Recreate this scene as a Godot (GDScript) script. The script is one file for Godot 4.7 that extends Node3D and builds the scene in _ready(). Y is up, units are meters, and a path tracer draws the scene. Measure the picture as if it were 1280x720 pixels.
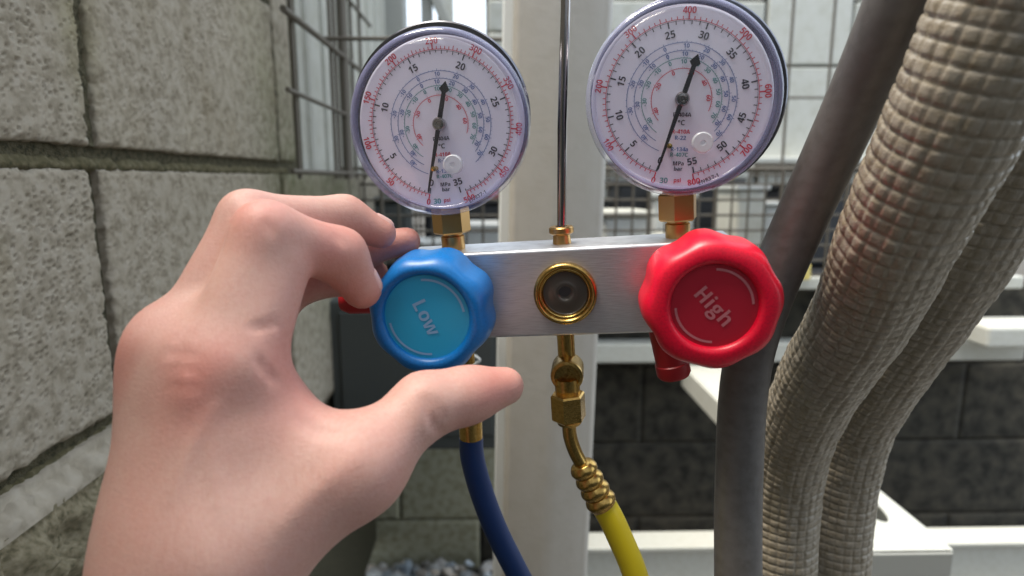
extends Node3D
# A refrigerant gauge set hangs on a hook in a narrow service yard; a left hand reaches for its blue valve knob.

const TAU8 := TAU / 8.0

# ---------------------------------------------------------------- mesh collector
class MB:
	var v := PackedVector3Array()
	var n := PackedVector3Array()
	var c := PackedColorArray()
	var idx := PackedInt32Array()
	var colored := false

	# p[i][j]; outward where (along j) x (along i)
	func grid(p: Array, wrap_j := false, wrap_i := false) -> void:
		var rows := p.size()
		var cols: int = p[0].size()
		var base := v.size()
		for row in p:
			v.append_array(row)
		var nn := PackedVector3Array()
		nn.resize(rows * cols)
		var ri := rows if wrap_i else rows - 1
		var cj := cols if wrap_j else cols - 1
		for i in ri:
			var i2 := (i + 1) % rows
			for j in cj:
				var j2 := (j + 1) % cols
				var a := i * cols + j
				var b := i2 * cols + j
				var d := i2 * cols + j2
				var e := i * cols + j2
				var f := (v[base + e] - v[base + b]).cross(v[base + d] - v[base + a])
				nn[a] += f; nn[b] += f; nn[d] += f; nn[e] += f
				idx.append_array(PackedInt32Array([base + a, base + b, base + d, base + a, base + d, base + e]))
		for k in nn.size():
			nn[k] = nn[k].normalized() if nn[k].length_squared() > 1e-24 else Vector3.UP
		# the sign follows the winding: clockwise is the front
		for k in nn.size():
			nn[k] = nn[k]
		n.append_array(nn)

	func tri(a: Vector3, b: Vector3, d: Vector3) -> void:
		var f := -(b - a).cross(d - a).normalized()
		var k := v.size()
		v.append_array(PackedVector3Array([a, b, d]))
		n.append_array(PackedVector3Array([f, f, f]))
		idx.append_array(PackedInt32Array([k, k + 1, k + 2]))

	func quad(a: Vector3, b: Vector3, d: Vector3, e: Vector3) -> void:   # clockwise seen from the front
		tri(a, b, d); tri(a, d, e)

	func rbox(center: Vector3, size: Vector3, r := 0.002, basis := Basis()) -> void:
		var h := size * 0.5
		r = minf(r, minf(h.x, minf(h.y, h.z)) * 0.98)
		for axis in 3:
			var a1 := (axis + 1) % 3
			var a2 := (axis + 2) % 3
			var l1 := [-h[a1], -h[a1] + r * 0.35, -h[a1] + r, h[a1] - r, h[a1] - r * 0.35, h[a1]]
			var l2 := [-h[a2], -h[a2] + r * 0.35, -h[a2] + r, h[a2] - r, h[a2] - r * 0.35, h[a2]]
			for s in [-1.0, 1.0]:
				var base := v.size()
				for i in 6:
					for j in 6:
						var q := Vector3()
						q[axis] = h[axis] * s
						q[a1] = l1[i]
						q[a2] = l2[j]
						var inner := Vector3(clampf(q.x, -h.x + r, h.x - r), clampf(q.y, -h.y + r, h.y - r), clampf(q.z, -h.z + r, h.z - r))
						var dir := (q - inner).normalized()
						v.append(center + basis * (inner + dir * r))
						n.append(basis * dir)
				for i in 5:
					for j in 5:
						var a := base + i * 6 + j
						var b := a + 6
						if s > 0:
							idx.append_array(PackedInt32Array([a, b + 1, b, a, a + 1, b + 1]))
						else:
							idx.append_array(PackedInt32Array([a, b, b + 1, a, b + 1, a + 1]))

	# profile of (radius, height) along the local y of xf, from bottom to top; splits at sharp corners
	func lathe(profile: Array, xf := Transform3D(), segs := 32, sharp := 0.6) -> void:
		var run: Array = [profile[0]]
		for k in range(1, profile.size()):
			run.append(profile[k])
			var split := k == profile.size() - 1
			if not split:
				var d1: Vector2 = (profile[k] - profile[k - 1]).normalized()
				var d2: Vector2 = (profile[k + 1] - profile[k]).normalized()
				split = absf(d1.angle_to(d2)) > sharp
			if split:
				var rows := []
				for q in run:
					var row := PackedVector3Array()
					for j in segs:
						var t := TAU * j / segs
						row.append(xf * Vector3(q.x * cos(t), q.y, -q.x * sin(t)))
					rows.append(row)
				grid(rows, true)
				run = [profile[k]]

	func tube(path: PackedVector3Array, radii: Variant, sides := 12, caps := true) -> void:
		var rows := []
		var m := path.size()
		var nrm := Vector3.RIGHT
		var t0 := (path[1] - path[0]).normalized()
		if absf(t0.dot(nrm)) > 0.8:
			nrm = Vector3.FORWARD
		for i in m:
			var t := (path[mini(i + 1, m - 1)] - path[maxi(i - 1, 0)]).normalized()
			nrm = (nrm - t * nrm.dot(t)).normalized()
			var bn := t.cross(nrm)
			var r: float = radii if radii is float else radii[i]
			var row := PackedVector3Array()
			for j in sides:
				var a := TAU * j / sides
				row.append(path[i] + (nrm * cos(a) + bn * sin(a)) * r)
			rows.append(row)
		grid(rows, true)
		if caps:
			for e in [0, m - 1]:
				var center := PackedVector3Array()
				for j in sides:
					center.append(path[e])
				grid([center, rows[0]] if e == 0 else [rows[m - 1], center], true)

	func text(s: String, font: Font, height: float, xf: Transform3D, stretch := 1.0) -> void:
		var tm := TextMesh.new()
		tm.font = font
		tm.text = s
		tm.font_size = 24
		tm.pixel_size = height / 24.0 / 0.72
		tm.depth = 0.0
		tm.curve_step = 2.0
		tm.vertical_alignment = VERTICAL_ALIGNMENT_CENTER
		tm.horizontal_alignment = HORIZONTAL_ALIGNMENT_CENTER
		var arr := tm.get_mesh_arrays()
		var k := v.size()
		for q in arr[Mesh.ARRAY_VERTEX]:
			v.append(xf * Vector3(q.x * stretch, q.y, 0))
			n.append(xf.basis.z.normalized())
		for i in arr[Mesh.ARRAY_INDEX]:
			idx.append(k + i)

	# flat ring sector in the xy plane; angles run clockwise from straight down
	func arc(r0: float, r1: float, a0: float, a1: float, z: float, xf: Transform3D, steps := 48) -> void:
		var inner := PackedVector3Array()
		var outer := PackedVector3Array()
		for k in steps + 1:
			var a := lerpf(a0, a1, float(k) / steps)
			inner.append(xf * Vector3(-sin(a) * r0, -cos(a) * r0, z))
			outer.append(xf * Vector3(-sin(a) * r1, -cos(a) * r1, z))
		grid([outer, inner])

	func mesh() -> ArrayMesh:
		var a := []
		a.resize(Mesh.ARRAY_MAX)
		a[Mesh.ARRAY_VERTEX] = v
		a[Mesh.ARRAY_NORMAL] = n
		if colored:
			a[Mesh.ARRAY_COLOR] = c
		a[Mesh.ARRAY_INDEX] = idx
		var m := ArrayMesh.new()
		m.add_surface_from_arrays(Mesh.PRIMITIVE_TRIANGLES, a)
		return m


# ---------------------------------------------------------------- scene helpers
var M := {}
var used := {}
var sans: SystemFont

func V(x: float, y: float, z: float) -> Vector3:
	return Vector3(x, y, z)

func numbered(called: String) -> String:
	var k: int = used.get(called, 0)
	used[called] = k + 1
	return called if k == 0 else "%s_%03d" % [called, k]

func put(called: String, b: MB, m: Material, parent: Node = null) -> MeshInstance3D:
	return put_mesh(called, b.mesh(), m, parent)

func put_mesh(called: String, mesh: Mesh, m: Material, parent: Node = null) -> MeshInstance3D:
	var o := MeshInstance3D.new()
	o.mesh = mesh
	o.material_override = m
	if parent == null:
		o.name = numbered(called)
		add_child(o)
	else:
		var k := 0
		for ch in parent.get_children():
			if String(ch.name) == called or String(ch.name).begins_with(called + "_") and String(ch.name).substr(called.length() + 1).is_valid_int():
				k += 1
		o.name = called if k == 0 else "%s_%03d" % [called, k]
		parent.add_child(o)
	return o

func thing(called: String, label: String, category: String, at := Vector3.ZERO, group := "") -> Node3D:
	var o := Node3D.new()
	o.name = numbered(called)
	o.position = at
	add_child(o)
	tag(o, label, category, group)
	return o

func tag(o: Node, label: String, category: String, group := "") -> Node:
	o.set_meta("label", label)
	o.set_meta("category", category)
	if group:
		o.set_meta("group", group)
	return o

func kind(o: Node, k: String, label := "") -> Node:
	o.set_meta("kind", k)
	if label:
		o.set_meta("label", label)
	return o

func lin(r: float, g: float, b: float, a := 1.0) -> Color:
	var k := Color(r, g, b).linear_to_srgb()
	k.a = a
	return k

func mat(called: String, color: Color, rough := 0.6, metal := 0.0) -> StandardMaterial3D:
	var m := StandardMaterial3D.new()
	m.resource_name = called
	m.albedo_color = color
	m.roughness = rough
	m.metallic = metal
	M[called] = m
	return m

func noise_tex(freq: float, type: int, oct: int, seed_: int, ramp: Array = [], size := 512) -> NoiseTexture2D:
	var f := FastNoiseLite.new()
	f.noise_type = type
	f.frequency = freq
	f.fractal_octaves = oct
	f.seed = seed_
	var t := NoiseTexture2D.new()
	t.width = size
	t.height = size
	t.seamless = true
	t.noise = f
	if ramp.size():
		var g := Gradient.new()
		g.offsets = PackedFloat32Array(ramp.map(func(q): return q[0]))
		g.colors = PackedColorArray(ramp.map(func(q): return q[1]))
		t.color_ramp = g
	return t

func relief(m: StandardMaterial3D, t: Texture2D, cm: float, scale: float, tint: Texture2D = null, world := false) -> void:
	m.uv1_triplanar = true
	m.uv1_world_triplanar = world
	m.uv1_scale = Vector3.ONE * scale
	if t:
		m.heightmap_enabled = true
		m.heightmap_texture = t
		m.heightmap_scale = cm
	if tint:
		m.albedo_texture = tint

func smooth_path(pts: Array, per := 8) -> PackedVector3Array:
	var out := PackedVector3Array()
	var m := pts.size()
	for i in m - 1:
		var p0: Vector3 = pts[maxi(i - 1, 0)]
		var p1: Vector3 = pts[i]
		var p2: Vector3 = pts[i + 1]
		var p3: Vector3 = pts[mini(i + 2, m - 1)]
		for k in per:
			out.append(p1.cubic_interpolate(p2, p0, p3, float(k) / per))
	out.append(pts[m - 1])
	return out

func axis_to(from: Vector3, to: Vector3) -> Transform3D:   # local y runs from -> to, origin at from
	var y := (to - from).normalized()
	var x := y.cross(Vector3.FORWARD if absf(y.z) < 0.9 else Vector3.RIGHT).normalized()
	return Transform3D(Basis(x, y, x.cross(y)), from)


# ---------------------------------------------------------------- build
func _ready() -> void:
	# camera
	var cam := Camera3D.new()
	cam.name = "camera"
	cam.position = V(0, 1.0, 0)
	cam.rotation = V(deg_to_rad(-9.9), -atan2(20.0, 800.0), 0)
	cam.fov = 48.455
	cam.near = 0.01
	cam.far = 200.0
	var attr := CameraAttributesPhysical.new()
	attr.frustum_focal_length = 26.0
	attr.frustum_focus_distance = 0.285
	attr.exposure_aperture = 9.5
	cam.attributes = attr
	add_child(cam)
	# air and sky
	var we := WorldEnvironment.new()
	we.name = "environment"
	var env := Environment.new()
	env.background_mode = Environment.BG_SKY
	var sm := ProceduralSkyMaterial.new()
	sm.sky_top_color = Color(0.89, 0.94, 1.0)
	sm.sky_horizon_color = Color(0.86, 0.92, 0.97)
	sm.ground_bottom_color = Color(0.35, 0.34, 0.31)
	sm.ground_horizon_color = Color(0.62, 0.62, 0.58)
	sm.sky_curve = 0.2
	var sky := Sky.new()
	sky.sky_material = sm
	env.sky = sky
	env.tonemap_mode = Environment.TONE_MAPPER_LINEAR
	env.tonemap_exposure = 2.25
	env.sdfgi_enabled = true
	env.ssao_enabled = true
	env.ssil_enabled = true
	we.environment = env
	add_child(we)
	# a veiled sun
	var sun := DirectionalLight3D.new()
	sun.name = "sun"
	sun.light_energy = 0.75
	sun.light_angular_distance = 24.0
	sun.light_color = Color(1.0, 0.97, 0.92)
	sun.shadow_enabled = true
	sun.rotation = V(deg_to_rad(-70), deg_to_rad(-80), 0)
	add_child(sun)

	sans = SystemFont.new()
	sans.font_names = PackedStringArray(["Droid Sans"])
	sans.font_weight = 700
	materials()
	setting()
	yard()
	stand()
	pipes()
	gauge_set()
	hand()


func materials() -> void:
	var m := mat("concrete", lin(0.375, 0.335, 0.285), 0.93)
	relief(m, noise_tex(0.06, FastNoiseLite.TYPE_SIMPLEX, 5, 3), 0.010, 9.0,
		noise_tex(0.011, FastNoiseLite.TYPE_SIMPLEX, 6, 8, [[0.0, Color(0.72, 0.70, 0.64)], [0.5, Color(0.93, 0.92, 0.88)], [1.0, Color(1, 1, 0.98)]]), true)
	m = mat("mortar", lin(0.10, 0.092, 0.066), 0.97)
	relief(m, noise_tex(0.08, FastNoiseLite.TYPE_SIMPLEX, 5, 4), 0.12, 12.0,
		noise_tex(0.02, FastNoiseLite.TYPE_SIMPLEX, 5, 9, [[0.0, Color(0.45, 0.48, 0.36)], [0.45, Color(0.85, 0.82, 0.7)], [1.0, Color(1, 1, 0.95)]]), true)
	m = mat("shaded_concrete", lin(0.070, 0.064, 0.053), 0.95)  # base colour darkened to carry the shade under the rack
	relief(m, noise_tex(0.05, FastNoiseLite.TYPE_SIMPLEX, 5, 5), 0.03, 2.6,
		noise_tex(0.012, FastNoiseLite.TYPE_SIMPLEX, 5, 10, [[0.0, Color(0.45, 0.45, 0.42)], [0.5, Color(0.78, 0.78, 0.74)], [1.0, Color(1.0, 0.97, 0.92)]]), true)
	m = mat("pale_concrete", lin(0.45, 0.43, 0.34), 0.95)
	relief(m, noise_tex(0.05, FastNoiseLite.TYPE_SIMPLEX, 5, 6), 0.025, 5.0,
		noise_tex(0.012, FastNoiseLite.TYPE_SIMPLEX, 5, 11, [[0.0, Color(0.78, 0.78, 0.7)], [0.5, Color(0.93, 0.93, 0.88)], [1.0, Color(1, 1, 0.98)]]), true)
	M.concrete.vertex_color_use_as_albedo = true
	M.shaded_concrete.vertex_color_use_as_albedo = true
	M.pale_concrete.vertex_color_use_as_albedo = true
	m = mat("bed_mortar", lin(0.16, 0.142, 0.10), 0.97)
	relief(m, noise_tex(0.08, FastNoiseLite.TYPE_SIMPLEX, 5, 34), 0.03, 12.0,
		noise_tex(0.02, FastNoiseLite.TYPE_SIMPLEX, 5, 35, [[0.0, Color(0.45, 0.48, 0.34)], [0.5, Color(0.8, 0.78, 0.66)], [1.0, Color(1, 1, 0.95)]]), true)
	mat("render_grey", lin(0.60, 0.60, 0.61), 0.9)
	m = mat("rubble", lin(0.30, 0.265, 0.205), 0.96)
	relief(m, noise_tex(0.07, FastNoiseLite.TYPE_SIMPLEX, 5, 31), 0.02, 10.0,
		noise_tex(0.03, FastNoiseLite.TYPE_SIMPLEX, 5, 32, [[0.0, Color(0.42, 0.42, 0.33)], [0.5, Color(0.8, 0.78, 0.7)], [1.0, Color(1, 1, 0.96)]]), true)
	m = mat("soil", lin(0.07, 0.062, 0.05), 0.98)
	m = mat("pebble", lin(0.9, 0.9, 0.9), 0.8)
	m.vertex_color_use_as_albedo = true
	relief(m, noise_tex(0.05, FastNoiseLite.TYPE_SIMPLEX, 4, 7), 0.05, 30.0)
	# painted and plastic surfaces
	m = mat("white_paint", lin(0.56, 0.56, 0.51), 0.42)
	relief(m, noise_tex(0.02, FastNoiseLite.TYPE_SIMPLEX, 4, 12), 0.01, 8.0,
		noise_tex(0.012, FastNoiseLite.TYPE_SIMPLEX, 5, 13, [[0.0, Color(0.955, 0.95, 0.935)], [0.5, Color(0.985, 0.985, 0.98)], [1.0, Color(1, 1, 1)]]), true)
	m = mat("cover_plastic", lin(0.47, 0.437, 0.388), 0.34)
	relief(m, noise_tex(0.03, FastNoiseLite.TYPE_SIMPLEX, 4, 14), 0.012, 6.0,
		noise_tex(0.01, FastNoiseLite.TYPE_SIMPLEX, 5, 15, [[0.0, Color(0.965, 0.96, 0.95)], [0.5, Color(0.985, 0.985, 0.98)], [1.0, Color(1, 1, 1)]]), true)
	m = mat("siding", lin(0.53, 0.525, 0.475), 0.55)
	relief(m, noise_tex(0.03, FastNoiseLite.TYPE_SIMPLEX, 4, 16), 0.04, 3.0,
		noise_tex(0.01, FastNoiseLite.TYPE_SIMPLEX, 5, 17, [[0.0, Color(0.93, 0.925, 0.90)], [0.5, Color(0.98, 0.98, 0.97)], [1.0, Color(1, 1, 1)]]), true)
	mat("grey_metal", lin(0.33, 0.33, 0.30), 0.5)
	mat("slate", lin(0.055, 0.060, 0.056), 0.6)
	mat("dark_gap", lin(0.03, 0.03, 0.03), 0.8)
	mat("wire", lin(0.125, 0.108, 0.085), 0.5, 0.3)
	mat("pale_wire", lin(0.5, 0.5, 0.46), 0.4, 0.2)
	mat("gloss_white", lin(0.82, 0.83, 0.80), 0.25)
	mat("white_plastic", lin(0.55, 0.56, 0.54), 0.4)
	mat("dark_plastic", lin(0.018, 0.019, 0.022), 0.5)
	mat("teal_plastic", lin(0.30, 0.48, 0.44), 0.4)
	mat("pink_plastic", lin(0.55, 0.16, 0.20), 0.4)
	mat("yellow_plastic", lin(0.72, 0.56, 0.16), 0.4)
	m = mat("conduit_grey", lin(0.125, 0.116, 0.112), 0.42)
	relief(m, noise_tex(0.03, FastNoiseLite.TYPE_SIMPLEX, 4, 18), 0.01, 12.0,
		noise_tex(0.02, FastNoiseLite.TYPE_SIMPLEX, 5, 19, [[0.0, Color(0.85, 0.84, 0.82)], [0.6, Color(0.98, 0.98, 0.97)], [1.0, Color(1, 1, 1)]]), true)
	m = mat("wrap", lin(0.35, 0.312, 0.255), 0.26)
	relief(m, noise_tex(0.08, FastNoiseLite.TYPE_SIMPLEX, 3, 20), 0.012, 20.0,
		noise_tex(0.015, FastNoiseLite.TYPE_SIMPLEX, 5, 21, [[0.0, Color(0.78, 0.74, 0.66)], [0.5, Color(0.95, 0.94, 0.92)], [1.0, Color(1, 1, 1)]]), true)
	# gauge set
	m = mat("brushed_aluminium", lin(0.80, 0.79, 0.81), 0.42, 0.88)
	var brushed := noise_tex(0.02, FastNoiseLite.TYPE_SIMPLEX, 4, 22)
	relief(m, brushed, 0.004, 1.0, noise_tex(0.02, FastNoiseLite.TYPE_SIMPLEX, 5, 36, [[0.0, Color(0.88, 0.87, 0.87)], [0.45, Color(0.95, 0.95, 0.95)], [1.0, Color(1, 1, 1)]]))
	m.uv1_scale = V(8, 160, 8)
	m = mat("brass", lin(0.60, 0.40, 0.13), 0.27, 1.0)
	relief(m, noise_tex(0.04, FastNoiseLite.TYPE_SIMPLEX, 4, 23), 0.004, 40.0,
		noise_tex(0.02, FastNoiseLite.TYPE_SIMPLEX, 4, 24, [[0.0, Color(0.75, 0.7, 0.6)], [0.5, Color(0.97, 0.95, 0.92)], [1.0, Color(1, 1, 1)]]))
	mat("copper_brass", lin(0.55, 0.33, 0.12), 0.33, 0.95)
	mat("chrome", lin(0.36, 0.335, 0.325), 0.16, 1.0)
	mat("dark_chrome", lin(0.16, 0.16, 0.18), 0.2, 1.0)
	mat("port_seat", lin(0.12, 0.104, 0.085), 0.3, 0.4)
	mat("dial_white", lin(0.80, 0.78, 0.92), 0.6)
	mat("ink_black", lin(0.03, 0.03, 0.05), 0.6)
	mat("ink_red", lin(0.58, 0.025, 0.065), 0.6)
	mat("ink_blue", lin(0.10, 0.17, 0.40), 0.6)
	mat("ink_teal", lin(0.08, 0.28, 0.30), 0.6)
	mat("needle_black", lin(0.015, 0.015, 0.018), 0.4)
	m = mat("lens", lin(0.8, 0.8, 0.92, 0.02), 0.05)
	m.transparency = BaseMaterial3D.TRANSPARENCY_ALPHA
	m = mat("lens_rim", lin(0.42, 0.43, 0.70, 0.34), 0.08)
	m.transparency = BaseMaterial3D.TRANSPARENCY_ALPHA
	m = mat("lens_plug", lin(0.78, 0.82, 0.84, 0.5), 0.2)
	m.transparency = BaseMaterial3D.TRANSPARENCY_ALPHA
	m = mat("knob_blue", lin(0.0, 0.16, 0.50), 0.38)
	relief(m, noise_tex(0.06, FastNoiseLite.TYPE_SIMPLEX, 3, 25), 0.003, 45.0, noise_tex(0.025, FastNoiseLite.TYPE_SIMPLEX, 5, 40, [[0.0, Color(0.84, 0.84, 0.84)], [0.42, Color(0.95, 0.95, 0.95)], [1.0, Color(1, 1, 1)]]))
	mat("label_blue", lin(0.015, 0.37, 0.64), 0.45)
	mat("print_blue", lin(0.22, 0.42, 0.66), 0.5)
	m = mat("knob_red", lin(0.80, 0.004, 0.034), 0.36)
	relief(m, noise_tex(0.06, FastNoiseLite.TYPE_SIMPLEX, 3, 26), 0.003, 45.0, noise_tex(0.025, FastNoiseLite.TYPE_SIMPLEX, 5, 41, [[0.0, Color(0.84, 0.84, 0.84)], [0.42, Color(0.95, 0.95, 0.95)], [1.0, Color(1, 1, 1)]]))
	mat("label_red", lin(0.42, 0.010, 0.028), 0.42)
	mat("print_red", lin(0.52, 0.16, 0.18), 0.5)
	mat("cap_red", lin(0.36, 0.008, 0.014), 0.4)
	mat("hose_blue", lin(0.004, 0.028, 0.12), 0.42)
	mat("hose_yellow", lin(0.66, 0.50, 0.012), 0.4)
	m = mat("skin", Color.WHITE, 0.56)
	m.vertex_color_use_as_albedo = true
	m.subsurf_scatter_enabled = true
	m.subsurf_scatter_strength = 0.12
	relief(m, noise_tex(0.09, FastNoiseLite.TYPE_CELLULAR, 3, 27), 0.012, 22.0,
		noise_tex(0.03, FastNoiseLite.TYPE_SIMPLEX, 5, 28, [[0.0, Color(0.96, 0.92, 0.91)], [0.5, Color(0.985, 0.97, 0.965)], [1.0, Color(1, 1, 1)]]))
	m = mat("nail", lin(0.62, 0.38, 0.34), 0.28)


# ---------------------------------------------------------------- masonry
var pit := FastNoiseLite.new()
var lump := FastNoiseLite.new()
var hole := FastNoiseLite.new()

# a block face: origin at its lower corner, u and w unit vectors along length and height, out its normal
func block_face(o: Vector3, u: Vector3, w: Vector3, out: Vector3, length: float, height: float, step: float, pits: float, bend := 0.0) -> MB:
	var b := MB.new()
	var nu := int(ceil(length / step))
	var nw := int(ceil(height / step))
	var rows := []
	for i in nw + 3:
		var row := PackedVector3Array()
		var fi := clampi(i - 1, 0, nw)
		for j in nu + 3:
			var fj := clampi(j - 1, 0, nu)
			var a := length * fj / nu
			var h := height * fi / nw
			var rim := i == 0 or j == 0 or i == nw + 2 or j == nu + 2
			var p := o + u * a + w * h
			var edge := minf(minf(a, length - a), minf(h, height - h))
			var rough := lump.get_noise_3dv(p * 60.0)
			var round_ := maxf(0.0, 0.004 + rough * 0.004 - edge)
			var d := -round_ * round_ / (0.006 if step < 0.01 else 0.03)
			d += lump.get_noise_3dv(p * 14.0) * 0.0006 + rough * 0.00015
			if pits > 0.0:
				var dens := lump.get_noise_3dv(p * 9.0 + V(3, 3, 3))
				var q := 1.0 + hole.get_noise_3dv(V(p.x * 200.0, p.y * 280.0, p.z * 185.0) + V(rough, -rough, rough) * 0.5)
				d -= pits * 0.0022 * (1.0 - smoothstep(0.16 + 0.10 * dens, 0.34 + 0.14 * dens, q))
				d -= pits * 0.0008 * smoothstep(0.35, 0.7, pit.get_noise_3dv(p * 420.0))
			d += bend * sin(a * 9.0 + h * 5.0)
			# ragged outline
			p += u * (rough * 0.0012 if fj == 0 or fj == nu else 0.0) + w * (lump.get_noise_3dv(p * 45.0) * 0.0016 if fi == 0 or fi == nw else 0.0)
			b.c.append(stain(p))
			row.append(p + out * (-0.03 if rim else d))
		rows.append(row)
	b.colored = true
	b.grid(rows)
	return b

var stains := []

# weathering with a place of its own: [centre, radii, colour, strength]
func stain(p: Vector3) -> Color:
	var c := Color(1, 1, 1)
	for q in stains:
		var e: Vector3 = (p - q[0]) / q[1]
		var k: float = exp(-e.length_squared()) * q[3] * (0.75 + 0.5 * lump.get_noise_3dv(p * 55.0))
		c = c.lerp(q[2], clampf(k, 0.0, 1.0))
	return c

func rough_sheet(o: Vector3, u: Vector3, w: Vector3, out: Vector3, length: float, height: float, step: float, amp: float, freq: float) -> MB:
	var b := MB.new()
	var nu := int(ceil(length / step))
	var nw := maxi(1, int(ceil(height / step)))
	var rows := []
	for i in nw + 1:
		var row := PackedVector3Array()
		for j in nu + 1:
			var p := o + u * (length * j / nu) + w * (height * i / nw)
			row.append(p + out * (lump.get_noise_3dv(p * freq) * amp + pit.get_noise_3dv(p * freq * 4.0) * amp * 0.4))
		rows.append(row)
	b.grid(rows)
	return b

func setting() -> void:
	pit.seed = 5; pit.frequency = 1.0; pit.noise_type = FastNoiseLite.TYPE_SIMPLEX; pit.fractal_octaves = 2
	hole.seed = 77; hole.frequency = 1.0; hole.noise_type = FastNoiseLite.TYPE_CELLULAR; hole.cellular_return_type = FastNoiseLite.RETURN_DISTANCE; hole.fractal_type = FastNoiseLite.FRACTAL_NONE
	lump.seed = 9; lump.frequency = 1.0; lump.noise_type = FastNoiseLite.TYPE_SIMPLEX; lump.fractal_octaves = 3
	# ground out to the horizon
	var g := MB.new()
	g.quad(V(-80, 0.02, -80), V(80, 0.02, -80), V(80, 0.02, 80), V(-80, 0.02, 80))
	kind(put("ground", g, M.soil), "structure", "dark bare soil of the yard floor")
	gravel()

	# wall on the left: courses 0.2 m high, blocks 0.39 m long, face towards +x
	var X := -0.2926
	stains = [
		[V(0, 1.15, -0.735), V(0.1, 0.022, 0.012), Color(0.85, 0.62, 0.38), 0.9],
		[V(0, 1.12, -0.56), V(0.1, 0.06, 0.02), Color(0.80, 0.76, 0.58), 0.7],
		[V(0, 1.15, -0.80), V(0.1, 0.12, 0.07), Color(0.95, 0.97, 0.86), 0.6],
		[V(0, 1.04, -0.85), V(0.1, 0.05, 0.05), Color(0.80, 0.84, 0.66), 0.7],
		[V(0, 1.03, -0.47), V(0.1, 0.05, 0.02), Color(0.72, 0.74, 0.50), 0.9],
		[V(0, 0.90, -0.90), V(0.1, 0.14, 0.12), Color(0.34, 0.40, 0.22), 1.0],
		[V(0, 0.84, -1.15), V(0.1, 0.2, 0.2), Color(0.30, 0.36, 0.2), 1.0],
		[V(0, 0.87, -0.41), V(0.1, 0.03, 0.025), Color(1.25, 1.25, 1.25), 0.7],
		[V(0, 1.13, -0.35), V(0.1, 0.10, 0.11), Color(1.05, 1.0, 0.93), 0.9],
		[V(0, 0.92, -0.66), V(0.1, 0.09, 0.14), Color(0.86, 0.86, 0.84), 0.9]]
	var rng := RandomNumberGenerator.new()
	rng.seed = 12
	for k in 26:                                        # water streaks and damp patches
		var dark := rng.randf() < 0.7
		stains.append([V(0, rng.randf_range(0.84, 1.2), rng.randf_range(-0.9, -0.35)), V(0.1, rng.randf_range(0.02, 0.07), rng.randf_range(0.005, 0.022)), Color(0.74, 0.70, 0.60) if dark else Color(1.12, 1.12, 1.08), rng.randf_range(0.3, 0.65)])
	var wall := thing("block_wall", "pale pitted concrete block wall running along the left side", "wall", V(X, 0.08, 0))
	var fwd := V(0, 0, -1)
	var core := MB.new()
	core.rbox(V(-0.072, 0.66, 0.20), V(0.13, 1.32, 2.40), 0.004)
	put("core", core, M.mortar, wall)
	for course in 4:                                  # the two courses in view in full detail, the others plainly
		var y0 := 0.8235 + 0.2 * (course - 1) + (0.012 if course > 2 else 0.0)
		var seen := course == 1 or course == 2
		for k in range(-1, 5):
			var z0 := 0.3235 - 0.4 * k - (0.003 if course == 2 else 0.0)
			if z0 - 0.39 < (-1.75 if course < 2 else -1.0):
				continue
			var fine := seen and z0 < 0.4 and z0 > -0.6
			var b := block_face(V(0, y0 - 0.08, z0), fwd, Vector3.UP, Vector3.RIGHT, 0.390, (0.183 if course == 1 else 0.198) if seen else 0.19, (0.0012 if z0 > -0.3 else 0.0015) if fine else 0.012, (1.0 if z0 > -0.3 else 0.75) if fine else 0.3)
			put("concrete_block", b, M.concrete, wall)
	for y in [0.8065 + 0.2, 0.8065]:                     # bed joints: worn back at the top, a ledge of mortar left below
		var joint := MB.new()
		var jr := []
		for q in [V(-0.02, -0.008, 0), V(-0.004, -0.0005, 0), V(-0.0035, 0.004, 0), V(-0.006, 0.008, 0), V(-0.012, 0.0105, 0), V(-0.016, 0.018, 0), V(-0.018, 0.024, 0)]:
			var row := PackedVector3Array()
			for t in 420:
				var p: Vector3 = q + V(0, y - 0.08, 0.35 - t * 0.003)
				row.append(p + V(1, 0.4, 0) * (lump.get_noise_3dv(p * 45.0) * 0.0035 + pit.get_noise_3dv(p * 190.0) * 0.0016))
			jr.append(row)
		joint.grid(jr)
		put("mortar_joint", joint, M.bed_mortar, wall)
	for q in [[-0.471, 1.0235], [-0.482, 0.8235], [-0.871, 1.0235], [-0.874, 0.8235], [-0.071, 1.0235], [-0.074, 0.8235]]:
		var head := rough_sheet(V(-0.0045, q[1] - 0.08, q[0] + 0.002), fwd, Vector3.UP, Vector3.RIGHT, 0.015, 0.184, 0.003, 0.0022, 60.0)
		put("mortar_joint", head, M.mortar, wall)
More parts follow.
